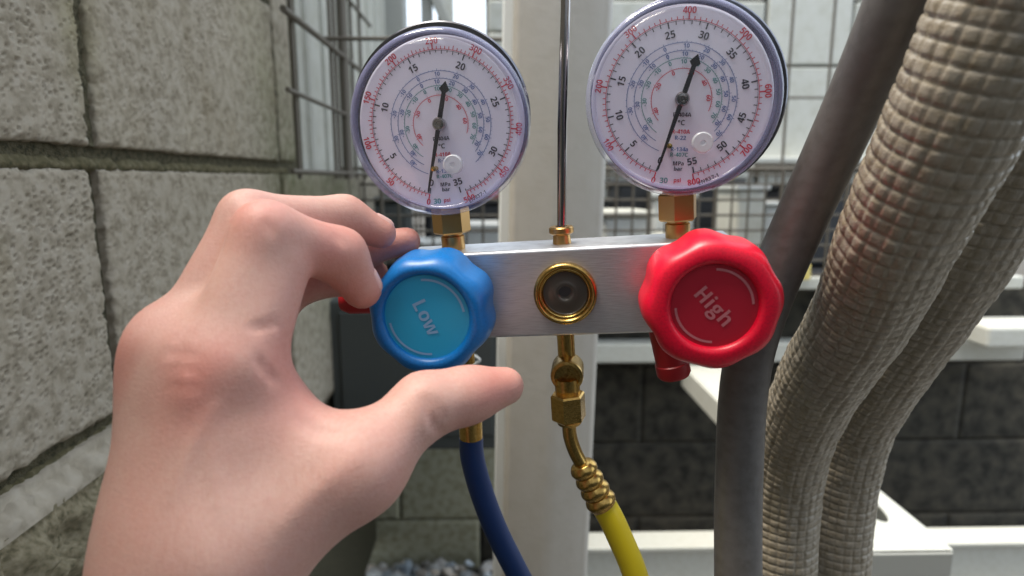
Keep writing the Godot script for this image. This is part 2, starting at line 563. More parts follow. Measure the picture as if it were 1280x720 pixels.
	# footing that stands proud below the lower course: a smooth sloping ledge over broken rubble
	for part in 2:
		var foot := MB.new()
		var rows := []
		var prof := [V(-0.02, 0.811, 0), V(-0.006, 0.810, 0), V(-0.003, 0.8085, 0), V(0.000, 0.8065, 0), V(0.003, 0.804, 0), V(0.0055, 0.801, 0), V(0.0075, 0.798, 0), V(0.009, 0.795, 0), V(0.0095, 0.792, 0)]
		if part == 1:
			prof = []
			for k in 60:
				prof.append(V(0.0080 + k * 0.0007, 0.7945 - k * 0.0035, 0))
		for k in range(prof.size() - 1, -1, -1):
			var row := PackedVector3Array()
			for j in 320:
				var p: Vector3 = prof[k] + V(0, -0.08, 0.35 - j * 0.003)
				if part == 0:
					p += V(0.8, 0.6, 0) * (lump.get_noise_3dv(p * 40.0) * 0.0045 + absf(lump.get_noise_3dv(p * 95.0)) * 0.004 + pit.get_noise_3dv(p * 190.0) * 0.0014)
				else:
					var deep := clampf(k / 8.0, 0.15, 1.0)
					p += V(0.95, 0.3, 0) * deep * (lump.get_noise_3dv(p * 26.0) * 0.020 + absf(lump.get_noise_3dv(p * 70.0 + V(5, 5, 5))) * 0.010 + pit.get_noise_3dv(p * 210.0) * 0.0018)
				row.append(p)
			rows.append(row)
		foot.grid(rows)
		put("ledge" if part == 0 else "footing", foot, M.concrete if part == 0 else M.rubble, wall)
	# narrow pilaster that closes the upper course
	var pil := block_face(V(-0.004, 1.0235 - 0.08, -0.885), fwd, Vector3.UP, Vector3.RIGHT, 0.07, 0.40, 0.006, 0.3)
	put("end_block", pil, M.concrete, wall)

	# wall across the far end: rack shade put into dark block colour, the lowest on the left pale
	var back := thing("end_wall", "block wall across the far end, shade of the storage rack painted into its dark blocks", "wall", V(0.3, 0.08, -1.45))
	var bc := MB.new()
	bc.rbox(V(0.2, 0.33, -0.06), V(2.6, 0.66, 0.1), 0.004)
	put("core", bc, M.shaded_concrete, back)
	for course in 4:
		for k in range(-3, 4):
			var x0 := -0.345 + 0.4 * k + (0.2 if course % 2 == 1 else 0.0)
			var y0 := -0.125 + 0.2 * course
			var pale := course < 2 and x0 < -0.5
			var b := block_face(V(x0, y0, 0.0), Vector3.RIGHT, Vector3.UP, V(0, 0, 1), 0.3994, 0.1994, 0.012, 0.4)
			put("concrete_block", b, M.pale_concrete if pale else M.shaded_concrete, back)

	# white corrugated fence that carries on from the wall, face towards +x
	var fence := thing("panel_fence", "white corrugated panel fence continuing from the block wall", "fence", V(-0.335, 0.1, -0.95))
	for k in 11:
		var b := MB.new()
		b.rbox(V(0, 1.30, -0.05 - 0.112 * k), V(0.008, 0.78, 0.108), 0.003)
		b.rbox(V(0.006, 1.30, -0.05 - 0.112 * k - 0.035), V(0.012, 0.775, 0.02), 0.004)
		put("panel", b, M.siding, fence)
	var lowb := MB.new()
	lowb.rbox(V(-0.01, 0.456, -0.62), V(0.08, 0.912, 1.25), 0.006)
	put("base_wall", lowb, M.mortar, fence)

	# house wall at the end: lap siding in planks, face towards +z
	var house := thing("house_wall", "white siding wall of a building behind the wire basket", "building", V(0.9, 0.08, -2.25))
	var hb := MB.new()
	hb.rbox(V(0, 1.3, -0.08), V(1.86, 2.6, 0.12), 0.005)
	put("wall", hb, M.dark_gap, house)
	var sill := MB.new()
	sill.rbox(V(0, 0.985, 0.04), V(1.80, 0.022, 0.10), 0.006)
	put("ledge", sill, M.white_paint, house)
	for k in 24:
		var y := 0.05 + k * 0.105
		for part in 3:
			var b := MB.new()
			var x0: float = [-0.925, 0.03, 0.33][part]
			var x1: float = [0.02, 0.32, 0.925][part]
			if part == 1:
				if k % 4:
					continue
				b.rbox(V((x0 + x1) * 0.5, y + 0.205, 0.006), V(x1 - x0, 0.412, 0.03), 0.006)
			else:
				b.rbox(V((x0 + x1) * 0.5, y + 0.05, 0.0), V(x1 - x0, 0.099, 0.03), 0.008, Basis(Vector3.RIGHT, 0.05))
			put("plank", b, M.siding, house)

	# added wall behind the camera, out of view, to cut frontal light
	var rear := thing("house_wall", "unseen tall grey wall added behind the viewer to cut frontal light", "building", V(0.8, 0.08, 0.85))
	var rb := MB.new()
	rb.rbox(V(0, 1.85, 0.06), V(2.4, 1.50, 0.12), 0.005)
	put("wall", rb, M.render_grey, rear)
	rb = MB.new()
	rb.rbox(V(0, 0.548, 0.06), V(2.4, 1.10, 0.14), 0.005)
	put("plinth", rb, M.slate, rear)  # unseen dark band, added to dim light reaching the fronts from below
	rb = MB.new()
	rb.rbox(V(0, 2.62, -0.10), V(2.5, 0.05, 0.5), 0.005)
	put("eave", rb, M.white_paint, rear)

func gravel() -> void:
	var rng := RandomNumberGenerator.new()
	rng.seed = 41
	var mm := MultiMesh.new()
	mm.transform_format = MultiMesh.TRANSFORM_3D
	mm.use_colors = true
	var b := MB.new()
	var rows := []
	for i in 7:
		var row := PackedVector3Array()
		var la := -PI / 2 + PI * i / 6
		for j in 9:
			var lo := TAU * j / 9
			var p := V(cos(la) * cos(lo), sin(la), -cos(la) * sin(lo))
			p *= 1.0 + 0.5 * lump.get_noise_3dv(p * 1.2) + 0.4 * pit.get_noise_3dv(p * 1.9)
			row.append(p)
		rows.append(row)
	b.grid(rows, true)
	mm.mesh = b.mesh()
	mm.instance_count = 5200
	for k in 5200:
		var s := rng.randf_range(0.007, 0.018)
		var near := k < 2600
		var p := V(rng.randf_range(-0.45, 0.6), 0.038 + rng.randf() * 0.022, rng.randf_range(-1.42, -0.9)) if near else V(rng.randf_range(-0.5, 1.6), 0.02 + rng.randf() * 0.02, rng.randf_range(-1.4, 1.2))
		var bs := Basis.from_euler(V(rng.randf() * TAU, rng.randf() * TAU, rng.randf() * TAU)).scaled(V(s, s * rng.randf_range(0.6, 0.9), s * rng.randf_range(0.7, 1.1)))
		mm.set_instance_transform(k, Transform3D(bs, p))
		var t := rng.randf_range(0.35, 0.95)
		var warm := rng.randf_range(0.88, 1.2)
		mm.set_instance_color(k, Color(t * warm, t * 1.01, t / warm))
	var o := MultiMeshInstance3D.new()
	o.name = "gravel"
	o.multimesh = mm
	o.material_override = M.pebble
	add_child(o)
	kind(o, "stuff", "loose grey and buff gravel on the yard floor")


# ---------------------------------------------------------------- things in the yard
func wire(parent: Node, a: Vector3, b: Vector3, r: float, m: Material, called := "wire") -> void:
	var t := MB.new()
	t.tube(PackedVector3Array([a, b]), r, 8)
	put(called, t, m, parent)

func boxed(called: String, label: String, category: String, at: Vector3, size: Vector3, m: Material, lip: Material = null, turn := 0.0, group := "") -> void:
	var o := thing(called, label, category, at, group)
	o.rotation.y = turn
	var b := MB.new()
	b.rbox(V(0, size.y * 0.5, 0), size, 0.012)
	put("body", b, m, o)
	var l := MB.new()
	l.rbox(V(0, size.y + 0.006, 0), V(size.x + 0.014, 0.014, size.z + 0.014), 0.005)
	put("lid", l, lip if lip else m, o)

func yard() -> void:
	# wire panel standing along the white fence
	var wp := thing("mesh_fence", "grey wire mesh fence standing along the white corrugated fence", "mesh fence", V(-0.27, 1.0, -0.85))
	for z in [-0.03, -0.23, -0.385, -0.465]:
		wire(wp, V(0, 0.0, z), V(0, 0.55, z), 0.0032, M.wire)
	wire(wp, V(0.004, 0.0, -0.30), V(0.004, 0.56, -0.30), 0.009, M.wire, "post")
	wire(wp, V(-0.004, 0.0, -0.275), V(-0.004, 0.56, -0.275), 0.003, M.wire)
	for y in [0.010, 0.112, 0.209, 0.318]:
		wire(wp, V(0.006, y, 0.02), V(0.006, y, -0.55), 0.0045 if y > 0.2 and y < 0.3 else 0.0034, M.wire, "rail")
	wire(wp, V(-0.012, 0.222, -0.21), V(0.45, 0.222, -0.21), 0.0034, M.wire, "rail")
	# storage rack with a shelf, and a wire basket on it
	var rack := thing("storage_rack", "low storage rack with a pale front rail carrying the wire basket", "rack", V(0.35, 0.1, -1.75))
	var b := MB.new()
	b.rbox(V(0, 0.672, 0), V(1.55, 0.02, 0.76), 0.003)
	put("shelf", b, M.dark_plastic, rack)
	b = MB.new()
	b.rbox(V(0.03, 0.672, 0.392), V(1.60, 0.028, 0.02), 0.004)
	put("front_rail", b, M.white_paint, rack)
	for x in [-0.76, 0.80]:
		b = MB.new()
		b.rbox(V(x, 0.33, -0.36), V(0.03, 0.66, 0.03), 0.004)
		put("leg", b, M.dark_plastic, rack)
	var bk := thing("wire_basket", "long grey wire basket holding white and dark containers", "basket", V(0.35, 0.785, -1.36))
	for k in 8:
		var y := 0.004 + k * 0.0333
		wire(bk, V(-0.74, y, 0), V(0.74, y, 0), 0.0042 if k == 7 else 0.0028, M.wire)
	for k in 42:
		var x := -0.74 + k * 0.0361
		wire(bk, V(x, 0.0, 0.003), V(x, 0.236, 0.003), 0.0027 if k % 4 else 0.0046, M.wire)
	for k in 7:                                        # far side of the basket
		wire(bk, V(-0.74, 0.01 + k * 0.036, -0.45), V(0.74, 0.01 + k * 0.036, -0.45), 0.0028, M.wire)
	for k in 28:
		wire(bk, V(-0.73 + k * 0.054, 0.0, -0.447), V(-0.73 + k * 0.054, 0.236, -0.447), 0.0028, M.wire)
	for k in 16:                                       # floor and lid wires, running back
		var x := -0.74 + k * 0.0955
		wire(bk, V(x, 0.236, 0), V(x, 0.236, -0.62), 0.0024, M.wire)
	for k in 4:
		wire(bk, V(-0.74, 0.238, -0.15 - 0.15 * k), V(-0.10, 0.238, -0.15 - 0.15 * k), 0.0024, M.wire)
	var eb := thing("equipment_box", "dark grey metal box fixed under the rack, seen through the curl of the hand", "metal box", V(-0.142, 0.51, -1.24))
	b = MB.new()
	b.rbox(V(0, 0.14, 0), V(0.31, 0.28, 0.32), 0.006)
	put("body", b, M.slate, eb)
	b = MB.new()
	b.rbox(V(0, 0.145, 0.162), V(0.27, 0.23, 0.006), 0.002)
	put("door", b, M.slate, eb)
	# tall wire gate further back on the right
	var gate := thing("wire_gate", "tall thin grey wire gate in front of the white siding", "gate", V(0.72, 1.02, -1.72))
	for x in [-0.30, 0.062, 0.172, 0.42]:
		wire(gate, V(x, 0, 0), V(x, 0.62, 0), 0.0042, M.wire)
	for y in [0.02, 0.195, 0.56]:
		wire(gate, V(-0.30, y, 0.004), V(0.42, y, 0.004), 0.0032, M.wire)
	# containers in and behind the basket
	boxed("storage_box", "white lidded plastic box just right of the white pipe cover", "box", V(0.295, 0.785, -1.50), V(0.11, 0.13, 0.14), M.white_plastic, M.siding, 0.1)
	boxed("storage_box", "low white plastic box in front of the lidded one by the pipe cover", "box", V(0.40, 0.785, -1.46), V(0.09, 0.075, 0.12), M.siding, null, -0.3)
	boxed("storage_box", "squat white plastic box behind the red knob's gauge stem", "box", V(0.455, 0.785, -1.62), V(0.10, 0.17, 0.14), M.white_plastic, null, -0.2)
	boxed("storage_box", "tall white plastic box under the right edge of the right gauge", "box", V(0.590, 0.785, -1.52), V(0.075, 0.19, 0.12), M.siding, M.white_plastic, 0.15)
	boxed("storage_box", "white plastic box behind the grey conduit", "box", V(0.69, 0.785, -1.58), V(0.06, 0.15, 0.12), M.white_plastic, null, -0.1)
	boxed("crate", "black plastic crate between two white boxes in the basket", "crate", V(0.50, 0.785, -1.80), V(0.34, 0.20, 0.2), M.dark_plastic, null, 0.0)
	boxed("crate", "black plastic crate at the right end of the basket", "crate", V(0.86, 0.785, -1.66), V(0.24, 0.19, 0.25), M.dark_plastic, null, 0.2)
	boxed("crate", "dark crate behind the lidded white box beside the pipe cover", "crate", V(0.24, 0.785, -1.78), V(0.15, 0.15, 0.15), M.slate, null, 0.0)
	boxed("storage_box", "flat white tray on top of the black crate in the basket", "tray", V(0.60, 0.997, -1.78), V(0.16, 0.03, 0.16), M.siding, null, 0.2)
	boxed("storage_box", "white plastic box left of the white pipe cover", "box", V(-0.045, 0.785, -1.52), V(0.10, 0.10, 0.12), M.white_plastic, null, 0.1)
	boxed("storage_box", "teal plastic box behind the left gauge stem", "box", V(-0.15, 0.785, -1.5), V(0.07, 0.06, 0.1), M.teal_plastic, M.white_plastic, 0.3)
	boxed("crate", "black crate behind the teal box under the left gauge", "crate", V(-0.08, 0.785, -1.75), V(0.22, 0.15, 0.2), M.dark_plastic, null, 0.0)
	boxed("storage_box", "small pink plastic tub beside the pipe cover", "tub", V(-0.01, 0.947, -1.70), V(0.045, 0.04, 0.05), M.pink_plastic, null, 0.3)
	boxed("crate", "dark crate under the left gauge beside the middle fingertip", "crate", V(-0.30, 0.785, -1.62), V(0.16, 0.16, 0.2), M.slate, null, 0.1)
	# posts at the far left and the gap of sky beside them
	var post := thing("corner_post", "grey painted post at the far end of the white fence", "post", V(-0.315, 0.08, -2.02))
	b = MB.new()
	b.rbox(V(0, 1.1, 0), V(0.085, 2.2, 0.085), 0.008)
	put("shaft", b, M.grey_metal, post)
	b = MB.new()
	b.rbox(V(-0.065, 1.1, 0.02), V(0.03, 2.2, 0.03), 0.004)
	put("channel", b, M.dark_chrome, post)
	b = MB.new()
	b.rbox(V(0, 2.205, 0), V(0.095, 0.012, 0.095), 0.004)
	put("cap", b, M.grey_metal, post)
	var frame := thing("window_frame", "pale frame with a slanting brace beside the strip of bright sky", "frame", V(-0.20, 0.08, -2.06))
	b = MB.new()
	b.rbox(V(-0.012, 1.1, 0), V(0.035, 2.2, 0.04), 0.005)
	put("jamb", b, M.grey_metal, frame)
	b = MB.new()
	b.rbox(V(0.0, 1.50, 0.03), V(0.03, 0.34, 0.02), 0.005, Basis(Vector3.BACK, 0.42))
	put("brace", b, M.grey_metal, frame)
	b = MB.new()
	b.rbox(V(0.045, 1.1, 0.0), V(0.05, 2.2, 0.03), 0.005)
	put("stile", b, M.siding, frame)
	var thin := thing("cable", "thin dark cable hanging straight down in the strip of sky", "cable", V(-0.028, 0.7, -2.12))
	wire(thin, V(0, 0, 0), V(0, 1.7, 0), 0.004, M.wire)
	# yellow cap on the rail
	var yc := thing("plastic_bottle", "small yellow capped bottle on the rack rail behind the conduit", "bottle", V(0.655, 0.787, -1.33))
	b = MB.new()
	b.lathe([Vector2(0, 0), Vector2(0.026, 0), Vector2(0.028, 0.004), Vector2(0.026, 0.03), Vector2(0.016, 0.042), Vector2(0.0, 0.042)], Transform3D(), 20)
	put("body", b, M.yellow_plastic, yc)
	b = MB.new()
	b.lathe([Vector2(0, 0.0425), Vector2(0.013, 0.0425), Vector2(0.013, 0.056), Vector2(0.011, 0.058), Vector2(0, 0.058)], Transform3D(), 20)
	put("cap", b, M.yellow_plastic, yc)


# ---------------------------------------------------------------- steel stand of the outdoor unit
func stand() -> void:
	var st := thing("equipment_stand", "white painted steel stand for an outdoor unit, behind the pipes", "stand", V(0.45, 0.08, -1.2))
	var o := V(-0.45, -0.08, 1.2)
	var b := MB.new()
	b.rbox(V(0.68, 0.606, -1.40) + o, V(1.10, 0.046, 0.05), 0.005)
	put("rear_beam", b, M.white_paint, st)
	b = MB.new()
	b.rbox(V(0.66, 0.160, -1.125) + o, V(1.24, 0.28, 0.05), 0.004)
	put("lower_beam", b, M.white_paint, st)
	b = MB.new()
	b.rbox(V(0.66, 0.298, -1.098) + o, V(1.24, 0.008, 0.022), 0.002)
	put("beam_lip", b, M.white_paint, st)
	# side member towards the camera, with an oval slot in its top face
	var top := MB.new()
	var x0 := 0.427
	var x1 := 0.522
	var outer := [Vector2(x0, -1.37), Vector2(x1, -1.37), Vector2(x1, -0.642), Vector2(x0, -0.642)]
	var hole := []
	for k in 24:
		var a := TAU * k / 24
		hole.append(Vector2(0.482 + 0.017 * cos(a), -0.762 + 0.060 * sin(a)))
	var ring := []
	for k in 24:                                       # outer outline sampled at the same angles as the hole
		var a := TAU * k / 24
		var d := Vector2(cos(a) * 0.017, sin(a) * 0.06).normalized()
		var s := 1e9
		if absf(d.x) > 1e-6: s = minf(s, ((x1 if d.x > 0 else x0) - 0.482) / d.x)
		if absf(d.y) > 1e-6: s = minf(s, ((-0.642 if d.y > 0 else -0.92) + 0.762) / d.y)
		ring.append(Vector2(0.482, -0.762) + d * s)
	for k in 24:
		var k2 := (k + 1) % 24
		for yy in [0.580, 0.5765]:
			var q := [hole[k], ring[k], ring[k2], hole[k2]].map(func(t): return V(t.x, yy, t.y) + o)
			if yy == 0.580:
				top.quad(q[0], q[3], q[2], q[1])
			else:
				top.quad(q[0], q[1], q[2], q[3])
		var ha := V(hole[k].x, 0.580, hole[k].y) + o
		var hb := V(hole[k2].x, 0.580, hole[k2].y) + o
		top.quad(ha, ha - V(0, 0.0035, 0), hb - V(0, 0.0035, 0), hb)
	# fill the corners that the sampled outline cuts off, then the plain rear length
	for cx in [x0, x1]:
		for cz in [-0.642, -0.92]:
			var near := ring.duplicate()
			var ps := []
			for q in near:
				if absf(q.x - cx) < 1e-5 or absf(q.y - cz) < 1e-5:
					ps.append(q)
			var on_x := ps.filter(func(q): return absf(q.x - cx) < 1e-5)
			var on_z := ps.filter(func(q): return absf(q.y - cz) < 1e-5)
			on_x.sort_custom(func(p, q): return absf(p.y - cz) < absf(q.y - cz))
			on_z.sort_custom(func(p, q): return absf(p.x - cx) < absf(q.x - cx))
			if on_x.size() and on_z.size() and on_x[0].distance_to(on_z[0]) > 1e-5:
				top.tri(V(cx, 0.580, cz) + o, V(on_x[0].x, 0.580, on_x[0].y) + o, V(on_z[0].x, 0.580, on_z[0].y) + o)
	top.rbox(V((x0 + x1) * 0.5, 0.578, -1.146) + o, V(x1 - x0, 0.004, 0.452), 0.0015)
	put("side_member", top, M.white_paint, st)
	b = MB.new()
	b.rbox(V((x0 + x1) * 0.5, 0.552, -0.6405) + o, V(x1 - x0, 0.052, 0.004), 0.0015)
	put("end_plate", b, M.grey_metal, st)
	b = MB.new()
	b.rbox(V(x0 - 0.002, 0.556, -1.004) + o, V(0.004, 0.046, 0.72), 0.0015)
	put("side_flange", b, M.white_paint, st)
	b = MB.new()
	b.rbox(V(x1 + 0.002, 0.556, -1.004) + o, V(0.004, 0.046, 0.72), 0.0015)
	put("side_flange", b, M.white_paint, st)
	# bracket block on the rear beam at the right
	b = MB.new()
	b.rbox(V(1.15, 0.668, -1.31) + o, V(0.22, 0.05, 0.10), 0.01)
	put("bracket", b, M.white_paint, st)
	# white pipe cover behind the gauge set
	var pc := thing("pipe_cover", "tall white plastic pipe cover standing behind the gauge set", "pipe cover", V(0.055, 0.08, -0.66))
	var lean := Basis(Vector3.BACK, deg_to_rad(-1.2))
	var rows := []
	var outline := []
	var wdt := 0.048
	for k in 9:
		var a := PI / 2 * k / 8
		outline.append(Vector2(wdt - 0.012 + 0.012 * sin(a), 0.02 + 0.012 * cos(a) - 0.012))
	# cross-section: rounded front edges, open at the back
	var sec := [Vector2(-wdt, -0.03)]
	for k in 7:
		var a := PI / 2 * k / 6
		sec.append(Vector2(-wdt + 0.010 - 0.010 * cos(a), 0.02 + 0.010 * sin(a)))
	for k in 9:
		var x := lerpf(-wdt + 0.014, wdt - 0.014, k / 8.0)
		sec.append(Vector2(x, 0.030 + 0.009 * (1.0 - absf(x) / wdt) + 0.001 * cos(x / wdt * 3.0)))
	for k in 7:
		var a := PI / 2 * k / 6
		sec.append(Vector2(wdt - 0.010 + 0.010 * sin(a), 0.02 + 0.010 * cos(a)))
	sec.append(Vector2(wdt, -0.03))
	for i in 13:
		var row := PackedVector3Array()
		for s in sec:
			row.append(lean * V(s.x, i * 0.15, s.y) + V(-0.012, 0, 0))
		rows.append(row)
	b = MB.new()
	b.grid(rows)
	put("cover", b, M.cover_plastic, pc)
	b = MB.new()
	b.rbox(lean * V(-0.052, 0.9, -0.025) + V(-0.012, 0, 0), V(0.013, 1.8, 0.02), 0.003, lean)
	put("edge_strip", b, M.gloss_white, pc)
	b = MB.new()
	b.rbox(lean * V(0.0, 0.9, -0.034) + V(-0.012, 0, 0), V(0.085, 1.8, 0.006), 0.002, lean)
	put("back_plate", b, M.cover_plastic, pc)
	b = MB.new()
	b.lathe([Vector2(0, 0), Vector2(0.005, 0), Vector2(0.005, 0.004), Vector2(0.003, 0.006), Vector2(0, 0.006)], axis_to(V(-0.0700, 0.775, 0.005), V(-0.0700, 0.775, 0.05)), 12)
	b.lathe([Vector2(0.002, -0.02), Vector2(0.002, 0.0)], axis_to(V(-0.0700, 0.775, 0.005), V(-0.0700, 0.775, 0.05)), 8)
	put("screw", b, M.chrome, pc)
	# small white hook
	var hk := thing("cable_clip", "tiny white open clip below the blue knob", "clip", V(-0.022, 0.835, -0.56))
	b = MB.new()
	b.tube(smooth_path([V(-0.006, 0.006, 0), V(0.002, 0.003, 0), V(0.006, -0.001, 0), V(0.001, -0.004, 0), V(-0.006, -0.006, 0)], 4), 0.0013, 8)
	tag(hk, "tiny white open clip below the blue knob", "clip")
	put("loop", b, M.white_plastic, hk)


# ---------------------------------------------------------------- conduit and insulated pipes
func quilted(pts: Array, r: float, around: int, cell: float, called: String, label: String) -> void:
	var path := smooth_path(pts, 40)
	# even spacing along the length
	var cv := Curve3D.new()
	for p in path:
		cv.add_point(p)
	cv.bake_interval = 0.002
	var total := cv.get_baked_length()
	var sub := 7
	var rings := int(total / cell * sub)
	var nrm := Vector3.RIGHT
	var rows := []
	var side := around * sub
	for i in rows_count(rings):
		var s := total * i / rings
		var p := cv.sample_baked(s, true)
		var t := (cv.sample_baked(minf(s + 0.004, total), true) - cv.sample_baked(maxf(s - 0.004, 0.0), true)).normalized()
		nrm = (nrm - t * nrm.dot(t)).normalized()
		var bn := t.cross(nrm)
		var row := PackedVector3Array()
		for j in side:
			var a := TAU * j / side
			var wob := lump.get_noise_3d(cos(a) * 2.0, sin(a) * 2.0, s * 40.0)
			var cu := fposmod(float(i) / sub + 0.05 * wob, 1.0)
			var cw := fposmod(float(j) / sub + 0.03 * lump.get_noise_3d(a * 3.0, s * 90.0, 1.0), 1.0)
			var pu := smoothstep(0.0, 0.19, minf(cu, 1.0 - cu)) * (0.90 + 0.10 * sin(PI * cu))
			var pw := smoothstep(0.0, 0.18, minf(cw, 1.0 - cw)) * (0.90 + 0.10 * sin(PI * cw))
			var odd := 0.9 + 0.35 * lump.get_noise_3d(floor(float(i) / sub) * 3.1, floor(float(j) / sub) * 2.7, 4.0)
			var h := 0.0010 * pu * (0.25 + 0.75 * pw) * odd - 0.0006 + 0.0007 * wob
			row.append(p + (nrm * cos(a) + bn * sin(a)) * (r + h))
		rows.append(row)
	var b := MB.new()
	b.grid(rows, true)
	tag(put(called, b, M.wrap), label, "pipe", "quilted insulated pipes")

func rows_count(rings: int) -> int:
	return rings + 1

func pipes() -> void:
	var b := MB.new()
	var path := smooth_path([V(0.1490, 1.1700, -0.19), V(0.1465, 1.0960, -0.2213), V(0.1440, 1.0611, -0.2355), V(0.1424, 1.0278, -0.2552), V(0.1345, 0.9832, -0.2729), V(0.1232, 0.9394, -0.2808), V(0.1190, 0.9041, -0.2849), V(0.1180, 0.8574, -0.2819), V(0.1174, 0.8048, -0.2727), V(0.1210, 0.7406, -0.2665), V(0.1250, 0.5, -0.28), V(0.127, 0.1, -0.30)], 8)
	b.tube(path, 0.0112, 28)
	tag(put("conduit", b, M.conduit_grey), "smooth dark grey cable conduit bending down behind the red knob", "conduit")
	quilted([V(0.170, 1.16, -0.17), V(0.1601, 1.0754, -0.1919), V(0.1575, 1.0521, -0.2001), V(0.1554, 1.0192, -0.2147), V(0.1575, 0.9789, -0.2410), V(0.1685, 0.9401, -0.2769), V(0.1760, 0.8866, -0.3251), V(0.1825, 0.8398, -0.3574), V(0.1868, 0.7948, -0.3710), V(0.1880, 0.7388, -0.3710), V(0.1870, 0.6697, -0.3650), V(0.187, 0.4, -0.35)], 0.0215, 24, 0.0056, "insulated_pipe", "thick quilted insulated pipe next to the grey conduit")
	quilted([V(0.235, 1.16, -0.20), V(0.2207, 1.0742, -0.2258), V(0.2160, 1.0406, -0.2404), V(0.2139, 1.0065, -0.2598), V(0.2155, 0.9655, -0.2831), V(0.2214, 0.9321, -0.3106), V(0.2264, 0.8878, -0.3454), V(0.2312, 0.8426, -0.3750), V(0.2345, 0.7913, -0.3890), V(0.2350, 0.7302, -0.3890), V(0.2340, 0.6547, -0.3830), V(0.234, 0.4, -0.37)], 0.0215, 24, 0.0056, "insulated_pipe", "second quilted insulated pipe, behind the one beside the conduit")


# ---------------------------------------------------------------- the gauge set
func fz(center: Vector3) -> Transform3D:      # local y points out of the front (+z)
	return Transform3D(Basis(Vector3.RIGHT, Vector3.BACK, Vector3.DOWN), center)

func dial_xf(center: Vector3, roll: float) -> Transform3D:
	return Transform3D(Basis(Vector3.BACK, roll), center)

func hexagon(b: MB, y0: float, y1: float, across: float, xf: Transform3D) -> void:
	var r := across / sqrt(3.0)
	var ch := 0.0008
	for k in 6:
		var a0 := TAU * k / 6
		var a1 := TAU * (k + 1) / 6
		var f := func(a: float, rr: float, y: float) -> Vector3: return xf * V(rr * cos(a), y, -rr * sin(a))
		var rows := [[r - ch, y0], [r, y0 + ch], [r, y1 - ch], [r - ch, y1]]
		for i in 3:
			b.quad(f.call(a0, rows[i][0], rows[i][1]), f.call(a0, rows[i + 1][0], rows[i + 1][1]), f.call(a1, rows[i + 1][0], rows[i + 1][1]), f.call(a1, rows[i][0], rows[i][1]))
		b.tri(xf * V(0, y1, 0), f.call(a1, r - ch, y1), f.call(a0, r - ch, y1))
		b.tri(xf * V(0, y0, 0), f.call(a0, r - ch, y0), f.call(a1, r - ch, y0))

